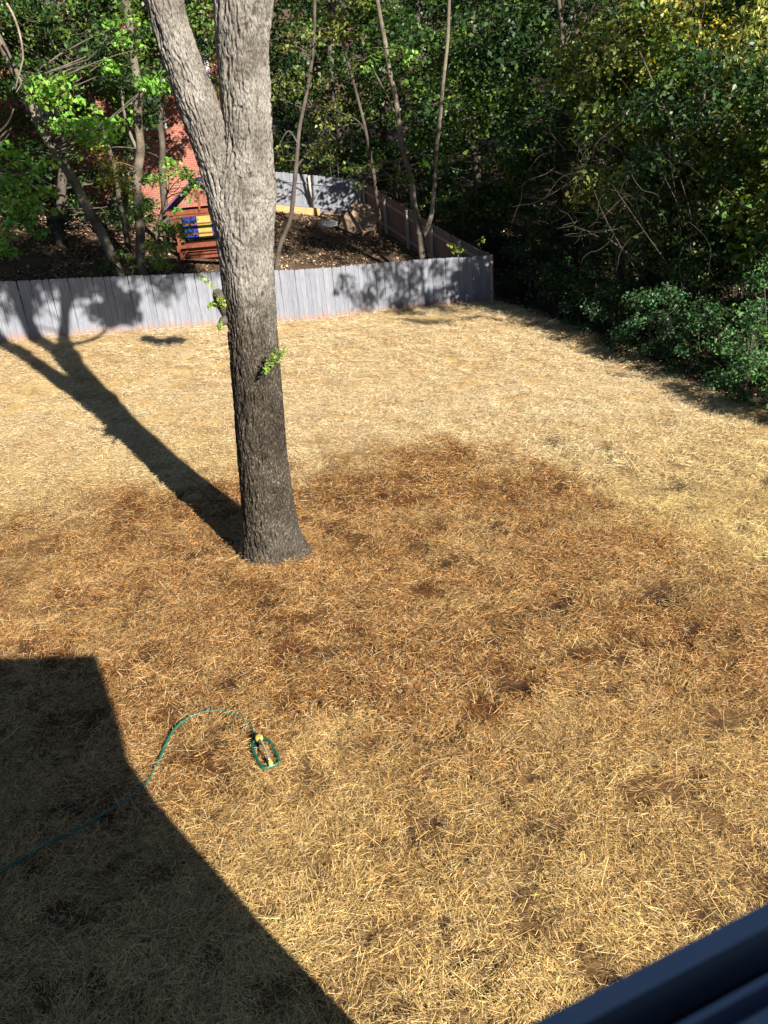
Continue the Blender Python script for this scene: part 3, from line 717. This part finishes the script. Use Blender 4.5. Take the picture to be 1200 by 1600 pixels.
# ------------------------------------------------------------------ neighbour: brick house, playset, odds and ends
HB = -.3
hy = 33.5
xr = atY(342, 160, hy)[0]; zb = G(xr - 4, hy) - .3
nb = empty('brick_house', 'red brick house behind the trees at upper left', 'house', (float(xr), hy, float(zb)))
def npart(a, b, name, m, parent=nb): return adopt(MB().aabb(a, b).build(name, m), parent)
xl = xr - 15
npart((xl, hy, zb), (xr, hy + 9, zb + 8.6), 'wall', M_brick)
ro = MB(); zt = zb + 8.6
ro.add([(xl - .4, hy - .45, zt), (xr + .4, hy - .45, zt), (xr + .4, hy + 9.45, zt), (xl - .4, hy + 9.45, zt), (xl - .4, hy + 4.5, zt + 3), (xr + .4, hy + 4.5, zt + 3)], [(0, 1, 5, 4), (2, 3, 4, 5), (1, 2, 5), (3, 0, 4), (3, 2, 1, 0)])
adopt(ro.build('roof', M_shingle), nb)
dsx = atY(327, 130, hy - .08)[0]
npart((dsx - .075, hy - .10, zb + 3.4), (dsx + .075, hy - .004, zt - .1), 'downspout', M_white)
npart((xl - .4, hy - .5, zt - .12), (xr + .4, hy - .46, zt + .06), 'gutter', M_white)
for cx_, cz_ in ((232, 165), (60, 150)):
    p = atY(cx_, cz_, hy)
    wn = npart((p[0] - .55, hy - .05, p[2] - .8), (p[0] + .55, hy - .004, p[2] + .8), 'window', M_white)
    for sx in (-1, 1):
        for sz in (-1, 1):
            c = (p[0] + sx * .25, p[2] + sz * .37)
            o = MB().aabb((c[0] - .21, hy - .056, c[1] - .32), (c[0] + .21, hy - .051, c[1] + .32)).build('pane', M_glass); o.parent = wn
# playset
py_ = 28.6
pl0 = atY(283, 395, py_); pr0 = atY(352, 395, py_); zg = G(pl0[0], py_) - .05
ps = empty('playset', 'stained wooden playset with blue and yellow canopy behind the trunk', 'playset', (float(pl0[0]), py_, zg))
def pp(mb, name, m): return adopt(mb.build(name, m), ps)
X0, X1 = pl0[0], pr0[0] + .25; YB = py_ + 1.3
z_at = lambda y_: float(atY(300, y_, py_)[2])
zdeck, zrail, zeave, zpk = z_at(383), z_at(372) + .0, z_at(330), z_at(282)
for x in (X0, X1):
    for y in (py_, YB): pp(MB().aabb((x - .05, y - .05, zg), (x + .05, y + .05, zeave + .05)), 'post', M_cedar)
for y in (py_ - .07, YB + .07): pp(MB().aabb((X0 - .3, y - .02, zeave - .08), (X1 + .3, y + .02, zeave + .06)), 'beam', M_cedar)
for k in range(6):
    y = py_ + .1 + k * .22; pp(MB().aabb((X0 - .1, y - .1, zdeck - .05), (X1 + .1, y + .1, zdeck)), 'deck_board', M_cedar)
pp(MB().aabb((X0 - .1, py_ - .075, zdeck - .2), (X1 + .1, py_ - .055, zdeck + .02)), 'fascia_board', M_cedar)
xm = (X0 + X1) / 2
pk = MB().bar((xm, py_ - .25, zpk), (xm, YB + .25, zpk), .09, .09); pp(pk, 'ridge_beam', M_cedar)
pp(MB().bar((xm + .02, py_ - .12, zeave), (xm + .02, py_ - .12, zpk), .07, .04, (0, 1, 0)), 'king_post', M_cedar)
def sheet(A, B_, m, name, y0, y1, th=.02):
    A = np.array(A); B_ = np.array(B_); d = B_ - A; nrm = np.array([-d[1], d[0]]); nrm = nrm / np.linalg.norm(nrm) * th
    V = [(*(q[0:1]), y, q[1]) for y in (y0, y1) for q in (A, B_, B_ + nrm, A + nrm)]
    return pp(MB().add(V, [(0, 1, 2, 3), (7, 6, 5, 4), (0, 4, 5, 1), (1, 5, 6, 2), (2, 6, 7, 3), (3, 7, 4, 0)]), name, m)
for sx in (-1, 1):
    e = xm + sx * ((X1 - X0) / 2 + .38)
    o = sheet((xm, zpk + .05), (e, zeave - .02), M_blue, 'canopy', py_ - .35, YB + .3)
    sheet((xm, zpk + .02), (e, zeave - .05), M_cedar, 'rafter', py_ - .16, py_ - .12, -.08)
    q = lambda t: (xm + (e - xm) * t, zpk + .078 + (zeave - .07 - zpk) * t)
    sheet(q(.0), q(.97), M_yellow, 'canopy_stripe', py_ - .2, py_ - .02, .004)
zc0, zc1 = zdeck + .1, zrail
zc0, zc1 = z_at(373), z_at(338)
wd_ = (X1 - X0 - .1) / 3
for k, m in enumerate((M_blue, M_yellow, M_blue)):
    pp(MB().aabb((X0 + .25 + (k * .46), py_ - .045, zc0), (X0 + .25 + k * .46 + .455, py_ - .02, zc1)), 'canvas_panel', m)
pp(MB().aabb((X0 - .05, py_ - .06, zc1), (X1 + .05, py_ - .02, zc1 + .09)), 'hand_rail', M_cedar)
pp(MB().aabb((X0 + .2, py_ - .5, z_at(402)), (X1, py_ - .2, z_at(398))), 'bench', M_cedar)
pp(MB().bar((X0 - .05, py_ - .02, zg), (X0 + .3, py_ - .12, zdeck - .1), .08, .04), 'brace', M_cedar)
for k in range(4):
    z = zg + .25 + k * .3; pp(MB().aabb((X0 + .25, py_ - .55 + k * .09, z), (X1 - .1, py_ - .47 + k * .09, z + .05)), 'ladder_rung', M_cedar)
# tipped tan sheet and white bag by the far fence
tY = 33.6
tp = [atY(a, b, tY) for a, b in ((529, 355), (538, 338), (549, 322), (566, 318), (584, 326), (592, 345), (584, 360), (556, 366))]
tv = np.array(tp); nrm = np.array([.15, -.6, .75]) * .05
back = np.array([[v[0], v[1] + (v[2] - tv[:, 2].min()) * .7, v[2]] for v in tv])
o = mesh('tarp_mound', np.concatenate([back, back + np.array([0, .25, -.25])]), [tuple(range(7, -1, -1)), tuple(range(8, 16))] + [(i, (i + 1) % 8, (i + 1) % 8 + 8, i + 8) for i in range(8)], M_tan)
tag(o, 'tan rounded sheet leaning in the corner of the neighbouring yard', 'sheet')
bg_c = atY(512, 342, 34.3)
th = np.linspace(0, math.pi, 14); ph = np.linspace(0, 2 * math.pi, 22)[:-1]
T_, P_ = np.meshgrid(th, ph, indexing='ij')
rr = .25 * (1 + 1.3 * (fbm(np.cos(P_) * np.sin(T_) * 2 + 9, np.sin(P_) * np.sin(T_) * 2 + 9, np.cos(T_) * 2, 3) - .5))
Vb_ = np.stack([bg_c[0] + rr * 1.5 * np.cos(P_) * np.sin(T_), bg_c[1] + rr * np.sin(P_) * np.sin(T_), G(bg_c[0], bg_c[1]) + .13 + rr * .6 * np.cos(T_)], -1).reshape(-1, 3)
Fb = np.array([(i * 21 + j, i * 21 + (j + 1) % 21, (i + 1) * 21 + (j + 1) % 21, (i + 1) * 21 + j) for i in range(13) for j in range(21)])
tag(mesh('bag', Vb_, Fb, M_bag, None, True), 'crumpled white bag lying in front of the far pale fence', 'bag')

# ------------------------------------------------------------------ trees behind the fence
def stem(pxs, Y, r0, r1, up=None):
    P = foot(PX(pxs, Y))
    if up is not None: P.append(P[-1] + np.array(up))
    return (P, r0, r1)
def pc(lst, rad=.6):
    """clumps at (px, py, Y[, r])"""
    return np.array([[*atY(l[0], l[1], l[2]), l[3] if len(l) > 3 else rad] for l in lst])
def box_px(n, x0, x1, y0, y1, Y0, Y1, r):
    return np.array([[*atY(rng.uniform(x0, x1), rng.uniform(y0, y1), rng.uniform(Y0, Y1)), r * rng.uniform(.7, 1.25)] for _ in range(n)])
Yn = 26.0
tree('leaning grey maple behind the left part of the pale fence, bright leaves in front',
     [stem([(184, 425), (165, 380), (140, 330), (115, 285), (85, 235), (60, 190), (30, 120)], Yn, .17, .11, (-1.2, 0, 3.5))],
     np.vstack([pc([(70, 135, 24.5, .5), (95, 130, 24.3, .45), (75, 160, 24.6, .4), (110, 160, 24.4, .4), (60, 150, 24.6, .4), (85, 200, 24.6, .45), (100, 190, 24.4, .4), (140, 200, 24.2, .5), (170, 205, 24, .5), (160, 220, 24.1, .45),
                    (185, 195, 24, .4), (145, 180, 24.2, .4), (125, 215, 24.3, .4)]), box_px(9, 150, 235, 20, 150, 24.4, 25.6, .30), ell((-14.5, 25.5, 11), (3.5, 2.2, 2.8), 40, .75), ell((-12, 26.5, 9.6), (2.5, 1.5, 1.6), 20, .6)]), G_BRIGHT, .17, 130)
tree('upright grey trunk with yellowing leaves behind the pale fence',
     [stem([(222, 428), (218, 360), (215, 300), (217, 240), (216, 180), (212, 100)], Yn + .6, .15, .11, (0, .2, 3.5)), (PX([(216, 240), (205, 215), (195, 180), (185, 120)], Yn + .6), .06, .03)],
     np.vstack([pc([(150, 235, 25.3, .4), (165, 255, 25.2, .4), (185, 262, 25.1, .4), (160, 285, 25.3, .35), (190, 285, 25.2, .45), (170, 275, 25.2, .35), (200, 300, 25.4, .3)])]), G_YELLOW, .12, 120)
tree('slim dark trunk leaning beside the upright grey one',
     [stem([(208, 428), (202, 395), (194, 350), (186, 310), (178, 260)], Yn + 1.4, .10, .06, (-.4, .2, 2.5))],
     np.vstack([pc([(200, 330, 25.6, .35), (175, 340, 25.6, .3), (190, 400, 25.2, .35), (170, 415, 25, .4), (205, 418, 25, .3), (150, 425, 24.8, .25)]), ell((-9.5, 28, 9.5), (2.6, 1.6, 2.2), 26, .7)]), G_MID, .12, 130, m_bark=M_barkdark)
tree('bright green leafy branches in front of the playset',
     [stem([(246, 430), (243, 390), (250, 340), (262, 300)], Yn + 1.0, .06, .03)],
     np.vstack([pc([(285, 270, 26, .4), (262, 278, 26.2, .4), (300, 275, 25.8, .35), (240, 280, 26.3, .4), (308, 290, 25.7, .3), (290, 300, 25.8, .25), (278, 330, 25.9, .22), (300, 312, 25.7, .2), (265, 255, 26.2, .35), (258, 355, 26, .35), (280, 358, 25.8, .4), (295, 365, 25.8, .3), (300, 345, 25.8, .2),
                    (250, 395, 26, .4), (240, 410, 26, .4), (262, 385, 26, .35), (235, 380, 26.2, .35), (255, 415, 25.8, .3), (225, 330, 26.4, .35)])]), G_BRIGHT, .125, 150, name='sapling')
tree('full green maple crown filling the left edge above the fence',
     [stem([(-35, 440), (-30, 360), (-25, 280), (-30, 180)], 24.4, .16, .1, (0, .2, 3)), (PX([(-20, 215), (0, 205), (14, 190), (22, 170)], 24.2), .035, .02)],
     np.vstack([pc([(10, 300, 23.6, .5), (30, 320, 23.5, .5), (15, 345, 23.5, .5), (40, 345, 23.6, .45), (5, 370, 23.5, .5), (25, 290, 23.7, .45), (50, 325, 23.8, .4), (60, 300, 24, .35), (80, 330, 24, .3), (10, 275, 23.7, .4), (62, 365, 24, .3),
                    (12, 395, 23.5, .4), (52, 270, 23.8, .35), (75, 255, 23.9, .3), (30, 250, 24, .4), (5, 235, 24, .35), (80, 300, 24.2, .3)]), ell((-14, 24.5, 8.6), (2.5, 1.5, 1.8), 30, .6)]), G_BRIGHT, .17, 140)
tree('dark green maple crown spreading over the brick house at the top left',
     [stem([(95, 420), (92, 330), (98, 240), (90, 150), (80, 60)], 28.5, .16, .1, (.2, .1, 3))],
     np.vstack([box_px(95, -20, 200, -30, 140, 27, 31.5, .62), box_px(40, 0, 240, 0, 135, 25.4, 27, .36), box_px(60, -20, 228, 110, 345, 28, 32, .5)]), G_DARK + G_MID[:2], .14, 150, m_bark=M_barkdark)
tree('green maple crown hanging between the brick house and the oak',
     [stem([(262, 415), (258, 330), (252, 240), (250, 150), (255, 60)], 29.5, .13, .08, (.1, .1, 3))],
     np.vstack([box_px(105, 150, 345, -30, 150, 28, 32, .58), box_px(12, 180, 240, 120, 250, 28, 31, .45)]), G_DARK + G_MID + G_BRIGHT[:1], .135, 145, m_bark=M_barkdark)
# pale dead branch at the top left
for lab_, strands in (('bare pale crooked branch hanging at the top left corner', [([(10, 5), (20, 22), (30, 50), (36, 85), (33, 105), (28, 122), (24, 140)], .036, .014), ([(29, 120), (33, 130), (25, 145)], .025, .01)]),
                      ('short bare pale branch at the left edge below the crooked one', [([(-40, 240), (-10, 228), (6, 210), (18, 200)], .06, .02), ([(-12, 229), (4, 221), (15, 208)], .03, .012)])):
    dead = MB()
    for P, r0, r1_ in strands:
        Q = spline(PX(P, 24.6), 18); dead.tube(Q, np.linspace(r0, r1_, 18), 7)
    tag(dead.build('dead_branch', M_barkpale, None, True), lab_, 'branch')
tree('slender grey tree bending beside the big oak trunk',
     [stem([(432, 412), (440, 380), (452, 345), (459, 300), (463, 250), (470, 190), (484, 120), (490, 60), (492, 0)], 27.2, .085, .045, (.1, .1, 3)), (PX([(462, 262), (480, 240), (500, 215), (515, 190)], 27.2), .045, .015), (PX([(466, 225), (450, 205), (430, 240)], 27), .03, .012)],
     np.vstack([pc([(440, 125, 26.6, .45), (455, 140, 26.5, .4), (470, 115, 26.6, .4), (430, 150, 26.6, .35), (500, 130, 27, .4), (450, 75, 27, .4), (510, 60, 27, .5), (470, 45, 27, .5), (530, 45, 27, .4), (440, 230, 26.6, .3), (490, 240, 27, .35), (505, 225, 27, .4), (520, 215, 27.5, .35), (440, 250, 26.5, .25)]),
                ell((-2.3, 28, 12), (3, 2, 3), 40, .7)]), G_OLIVE, .13, 85, m_bark=M_barkdark)
tree('twin-stemmed slim tree standing by the dark side fence',
     [stem([(661, 405), (659, 385), (655, 362)], 28.6, .17, .14), (PX([(656, 375), (650, 335), (643, 290), (632, 240), (622, 190), (617, 150), (607, 100), (598, 50), (590, 0)], 28.6) + [atY(580, -90, 28.6)], .11, .06),
      (PX([(659, 372), (668, 352), (676, 325), (679, 280), (684, 220), (690, 150), (697, 90), (702, 0)], 28.7) + [atY(705, -80, 28.7)], .085, .05), (PX([(616, 175), (605, 150), (592, 125), (584, 110)], 28.5), .03, .012)],
     np.vstack([pc([(552, 268, 27.2, .35), (560, 290, 27.1, .28), (545, 262, 27.3, .3), (592, 250, 27.6, .32), (580, 262, 27.5, .35), (630, 275, 28, .3), (640, 282, 28, .25), (600, 85, 27.8, .4), (585, 92, 27.8, .35), (620, 80, 28, .4), (575, 110, 27.6, .3), (650, 230, 28, .35), (665, 255, 28.2, .3), (640, 90, 28, .4)]),
                ell((2.0, 28.8, 11.8), (3.2, 2.2, 2.8), 46, .7)]), G_BRIGHT[:2] + G_MID, .125, 110)
tree('thin tilted sapling stem behind the neighbouring yard',
     [stem([(596, 380), (590, 320), (584, 280), (574, 215), (560, 160), (546, 105), (530, 45), (518, 0)], 32.5, .075, .04, (-.4, .2, 2.5)), (PX([(575, 215), (560, 190), (530, 175), (500, 165)], 32.5), .03, .012)],
     np.vstack([pc([(530, 30, 32, .5), (545, 55, 32, .5), (520, 165, 32, .45), (500, 180, 32, .4), (540, 185, 32, .4), (510, 200, 32, .4)]), ell((-.5, 33.5, 12), (3, 2, 3), 36, .75)]), G_OLIVE, .14, 95, m_bark=M_barkdark)
tree('small yellow-green seedling in the corner of the pale fence',
     [stem([(716, 402), (713, 390), (710, 384)], 26.9, .02, .008), (PX([(714, 396), (722, 388), (728, 384)], 26.9), .01, .006)],
     pc([(706, 384, 26.85, .16), (716, 388, 26.85, .16), (722, 392, 26.85, .14), (711, 394, 26.85, .14), (752, 379, 26.7, .1), (756, 372, 26.7, .1), (748, 385, 26.7, .08)]), [(.22, .28, .05), (.30, .34, .07), (.15, .22, .04)], .11, 260, name='sapling', cat='sapling', twigs=1)

# ------------------------------------------------------------------ the wood along the right side
woods_grp = 'trees of the dark wood'
def wood_tree(x, y, h, r, label, pal, per=75, n=60, zlo=.25, lsize=.15, m_bark=None, lean=(0, 0), group=None, m_leaf=None, droop=0.0, aspect=.62, forks=2):
    z0 = G(x, y) - .1; P = [np.array([x + lean[0] * t * h + rng.normal(0, .12) * (t > 0), y + lean[1] * t * h + rng.normal(0, .12) * (t > 0), z0 + h * .85 * t]) for t in (0, .2, .45, .7, 1)]
    st_ = [(P, .045 + h * .011, .04)]
    for _ in range(forks):
        b = P[rng.integers(1, 4)]; e = b + np.array([rng.normal(0, 1.0), rng.normal(0, 1.0), rng.uniform(1.5, 3)]); st_.append(([b, (b + e) / 2 + rng.normal(0, .15, 3), e], .05, .02))
    cl = ell((x + lean[0] * h * .6, y + lean[1] * h * .6, z0 + h * (zlo + 1) / 2), (r, r, h * (1 - zlo) / 2), n, .75)
    return tree(label, st_, cl, pal, lsize, per, m_bark or M_barkdark, m_leaf, group, droop=droop, aspect=aspect)
wood_tree(8.6, 21.5, 7.0, 2.0, 'dark tree standing just beyond the right end of the pale fence', G_DARK + G_MID[:1], 100, 70, .18)
wood_tree(10.2, 18.2, 6.2, 1.9, 'mixed green tree over the shrubs at the right', G_MID + G_OLIVE[:1], 75, 60, .2, .19)
wood_tree(11.2, 22.6, 10.5, 1.9, 'pale willow-leaved tree at the upper right corner', G_WILLOW, 150, 80, .22, .24, droop=2.0, aspect=.3, lean=(.0, .0), m_bark=M_bark)
wood_tree(8.9, 23.6, 8.6, 1.3, 'tree with yellow autumn leaves hanging in the wood', G_YELLOW + G_OLIVE[:2], 50, 34, .5, .13)
wood_tree(7.4, 24.5, 9.5, 2.0, 'olive green tree just behind the fence corner', G_OLIVE + G_MID, 75, 60, .3, .19)
lab = 'one of the dark tangled trees crowding the wood behind the fence'
spots = [(13.5, 25.5, 14, 3), (14.5, 24, 14, 3.2), (10.5, 27, 13, 3), (7.0, 29, 12, 2.8), (4.5, 31.5, 11, 2.5), (12.5, 31, 14, 3.2), (8.2, 34, 14, 3), (3.3, 38.5, 13, 3), (-.5, 40, 13, 3), (-4.5, 39.5, 13, 3), (5.8, 41, 14, 3.2), (-8, 44, 14, 3.4), (1.5, 44, 15, 3.4),
         (18, 27, 15, 3.4), (11, 39, 15, 3.4), (16.5, 36, 15, 3.4), (-13, 32, 13, 2.6), (-17, 28, 12, 3), (-21, 33, 13, 3.2)]
for i, (x, y, h, r) in enumerate(spots):
    wood_tree(x, y, h, r, lab, G_DARK + G_MID[:1 + i % 3], 58, 66, 0.04 if y > 30 else .12, .20, group=woods_grp)
# shrubs at the edge of the straw
def shrub(x, y, r, h, label, pal, per=150, lsize=.085, m_leaf=None, group=None, n=None):
    z0 = G(x, y); n = n or int(16 + 9 * r * r * 2)
    d = rng.normal(0, 1, (n, 3)); d[:, 2] = np.abs(d[:, 2]) * .9; d /= np.linalg.norm(d, axis=1)[:, None]
    q = (.45 + .55 * rng.random(n) ** .5)[:, None]
    cl = np.c_[np.array([x, y, z0 + .1]) + d * q * np.array([r, r, h]), rng.uniform(.22, .42, n)]
    st_ = [([np.array([x + a, y + b, z0 - .05]), np.array([x + 1.6 * a, y + 1.6 * b, z0 + h * .4]), np.array([x + 2.6 * a, y + 2.6 * b, z0 + h * .8])], .022, .008) for a, b in rng.normal(0, .13, (4, 2))]
    return tree(label, st_, cl, pal, lsize, per * 2.2, M_barkdark, m_leaf or M_leafdark, group, name='shrub', cat='shrub', twigs=2, twig_r=.01)
sh = [(7.85, 13.5, .9, 1.25, 'sunlit bluish green shrub at the right edge of the straw', G_SHRUB), (7.35, 15.3, .75, 1.5, 'glossy green shrub with a bright top next to the rightmost shrub', G_SHRUB + G_MID[:1]),
      (8.6, 12.3, 1.0, 1.7, 'shrub cut by the right frame edge, nearest to the window', G_MID), (7.1, 17.2, .8, 1.5, 'dark rounded shrub in the middle of the right hand row', G_DARK + G_SHRUB[:2]),
      (6.75, 19.0, .85, 1.7, 'low dark shrub with glossy leaves left of the middle of the row', G_DARK + G_SHRUB[:1]), (6.5, 20.8, .85, 1.6, 'dusky green shrub half way to the fence corner', G_DARK),
      (6.3, 22.6, .8, 1.7, 'dark shrub near the fence corner', G_DARK + G_SHRUB[:1]), (5.8, 24.4, .75, 1.5, 'black-green shrub touching the end of the pale fence', G_DARK), (8.4, 16.2, 1.1, 2.5, 'tall dark bush behind the glossy shrubs', G_DARK + G_SHRUB),
      (8.0, 19.6, 1.1, 2.8, 'tall brownish bush behind the row of shrubs', G_DARK + G_OLIVE[:1]), (7.6, 22.8, 1.1, 2.8, 'high dark bush behind the shrubs by the fence', G_DARK + G_SHRUB[:1]), (5.6, 27.6, 1.0, 2.4, 'dark bush outside the side fence', G_DARK), (4.4, 30.8, 1.0, 2.6, 'dark bush half way along the side fence', G_DARK),
      (9.9, 14.6, 1.2, 2.6, 'leafy green bush below the pale willow-leaved tree', G_MID + G_SHRUB[:1])]
for a in sh: shrub(*a)
ug = 'undergrowth bushes of the wood'
for x, y, r, h in [(9.6, 20.6, 1.4, 3.2), (11.3, 18.6, 1.5, 3.4), (9.4, 17.6, 1.2, 2.9), (11.5, 15.6, 1.5, 3.2), (9.0, 23.6, 1.3, 3.2), (7.4, 25.6, 1.2, 3.0), (9.5, 26.4, 1.5, 3.4), (6.4, 28.6, 1.2, 3.0), (11.8, 22.8, 1.6, 3.6), (13.2, 20, 1.6, 3.8), (8.0, 30.5, 1.5, 3.6), (5.6, 32.8, 1.3, 3.2),
                   (3.2, 34.8, 1.2, 3.0), (11.5, 29, 1.7, 3.8), (2.2, 38.6, 1.4, 3.4), (-.8, 38.8, 1.4, 3.4), (-3.8, 38.6, 1.4, 3.4), (-6.8, 38.4, 1.4, 3.4), (13.6, 16.6, 1.6, 3.6), (11.0, 13.0, 1.4, 3.0), (5.5, 37, 1.5, 3.6)]:
    shrub(x, y, r, h, 'one of the dark bushes of the undergrowth under the wood', G_DARK + G_SHRUB[:1] + G_OLIVE[:1], 60, .14, None, ug)
tree('tree beyond the right frame edge whose leaves dapple the pale fence', [([np.array([10.6, 14.6, G(10.6, 14.6) - .1]), np.array([10.4, 14.7, 3.0]), np.array([9.8, 14.6, 5.6]), np.array([9.4, 14.6, 8.2])], .14, .05)],
     np.vstack([ell((9.0, 14.6, 7.6), (3.1, 1.7, 1.1), 30, .5), [[8.1, 13.9, 5.85, .36], [8.6, 13.8, 5.9, .34], [7.6, 14.1, 5.95, .32], [8.2, 13.5, 6.05, .3]]]), G_MID, .15, 150)
for x, y, r, h, lb_ in [(-15.5, 26.5, 1.5, 2.2, 'dusky bush low at the left edge behind the pale fence'), (-11.2, 31.6, 1.6, 2.6, 'dark bush against the foot of the brick house'), (-14.4, 31.0, 1.7, 3.2, 'big dark bush before the left end of the brick house'), (-8.2, 31.4, 1.0, 1.6, 'low dark bush between the grey trunks and the playset')]:
    shrub(x, y, r, h, lb_, G_DARK + G_MID[:1], 60, .13)
tree('tall dark trunk added in the wood, its unseen crown shading the neighbouring yard', [([np.array([9.6, 18.9, G(9.6, 18.9) - .1]), np.array([9.4, 18.8, 4.0]), np.array([8.6, 18.6, 8.0]), np.array([8.0, 18.5, 11.0])], .17, .06)],
     ell((7.8, 18.6, 10.2), (3.0, 2.4, 1.8), 44, .7), G_MID, .17, 110, m_bark=M_barkdark)  # crown out of view, added to shade the neighbouring yard
wood_tree(9.0, 20.6, 5.6, 1.3, 'small olive and yellow tree among the bare vines', G_OLIVE + G_YELLOW[2:], 60, 34, .45, .15)
# bare vine tangle
vt = MB()
root_v = np.array([8.1, 20.2, G(8.1, 20.2)])
for k in range(60):
    a = atY(rng.uniform(860, 1100), rng.uniform(200, 370), 19.0 + rng.uniform(-1, 2.0)); Q = [a]; d = rng.normal(0, 1, 3); d[2] = abs(d[2]) * .6
    for _ in range(7):
        d = d / np.linalg.norm(d) + rng.normal(0, .42, 3) + (0, 0, -.06); Q.append(Q[-1] + d * rng.uniform(.12, .26))
    r = rng.uniform(.003, .007); vt.tube(spline(Q, 20), np.linspace(r, r * .4, 20), 4)
for k in range(5):
    a = root_v + (*rng.normal(0, .4, 2), -.05); e = atY(rng.uniform(890, 1060), rng.uniform(200, 300), 19.2)
    vt.tube(spline([a, a * .7 + e * .3 + rng.normal(0, .3, 3), a * .35 + e * .65 + rng.normal(0, .3, 3), e], 16), np.linspace(.014, .006, 16), 5)
tag(vt.build('vine_tangle', M_barkdark, None, True), 'tangle of bare brown vines hanging in the wood at the right', 'vines')

# ------------------------------------------------------------------ far wood (one mass) and leaf litter
n = 70000
x = rng.uniform(-45, 50, n); y = 44 + rng.gamma(1.6, 5, n) ; zt_ = rng.random(n) ** .85
top_h = 15 + 5 * fbm(x * .12, y * .12, 2, 3)
P = np.stack([x, y, gz(x, y) + .1 + zt_ * top_h], 1)
k = (fbm(P[:, 0] * .35, P[:, 1] * .35, P[:, 2] * .35, 3) > .43); P = P[k]
V, F, C_ = leaf_cloud(P, np.full(len(P), .4), np.full(len(P), 2), .42, G_DARK + G_MID[:2])
o = mesh('far_wood', V, F, M_leaf, None, False, C_); o['kind'] = 'stuff'; o['label'] = 'dense dark foliage of the far wood closing the background'; o['category'] = 'woods'
n = 70000
x = np.concatenate([rng.uniform(-14, 16, 26000), rng.uniform(-14, 4.5, n - 26000)]); y = np.concatenate([rng.uniform(9, 40, 26000), rng.uniform(20, 38, n - 26000)])
k = (in_yard(x, y) < .15) & (vnoise(x * 1.1, y * 1.1, 7) > .3); x, y = x[k], y[k]
P = np.stack([x, y, gz(x, y) + .012], 1)
V, F, C_ = leaf_cloud(P, np.full(len(P), .02), np.full(len(P), 1), .10, [(.22, .13, .08), (.34, .24, .16), (.13, .08, .05), (.46, .37, .27)], upb=2.5)
o = mesh('leaf_litter', V, F, M_litter, None, False, C_); o['kind'] = 'stuff'; o['label'] = 'fallen brown leaves on the ground beyond the fence and under the wood'; o['category'] = 'leaf litter'
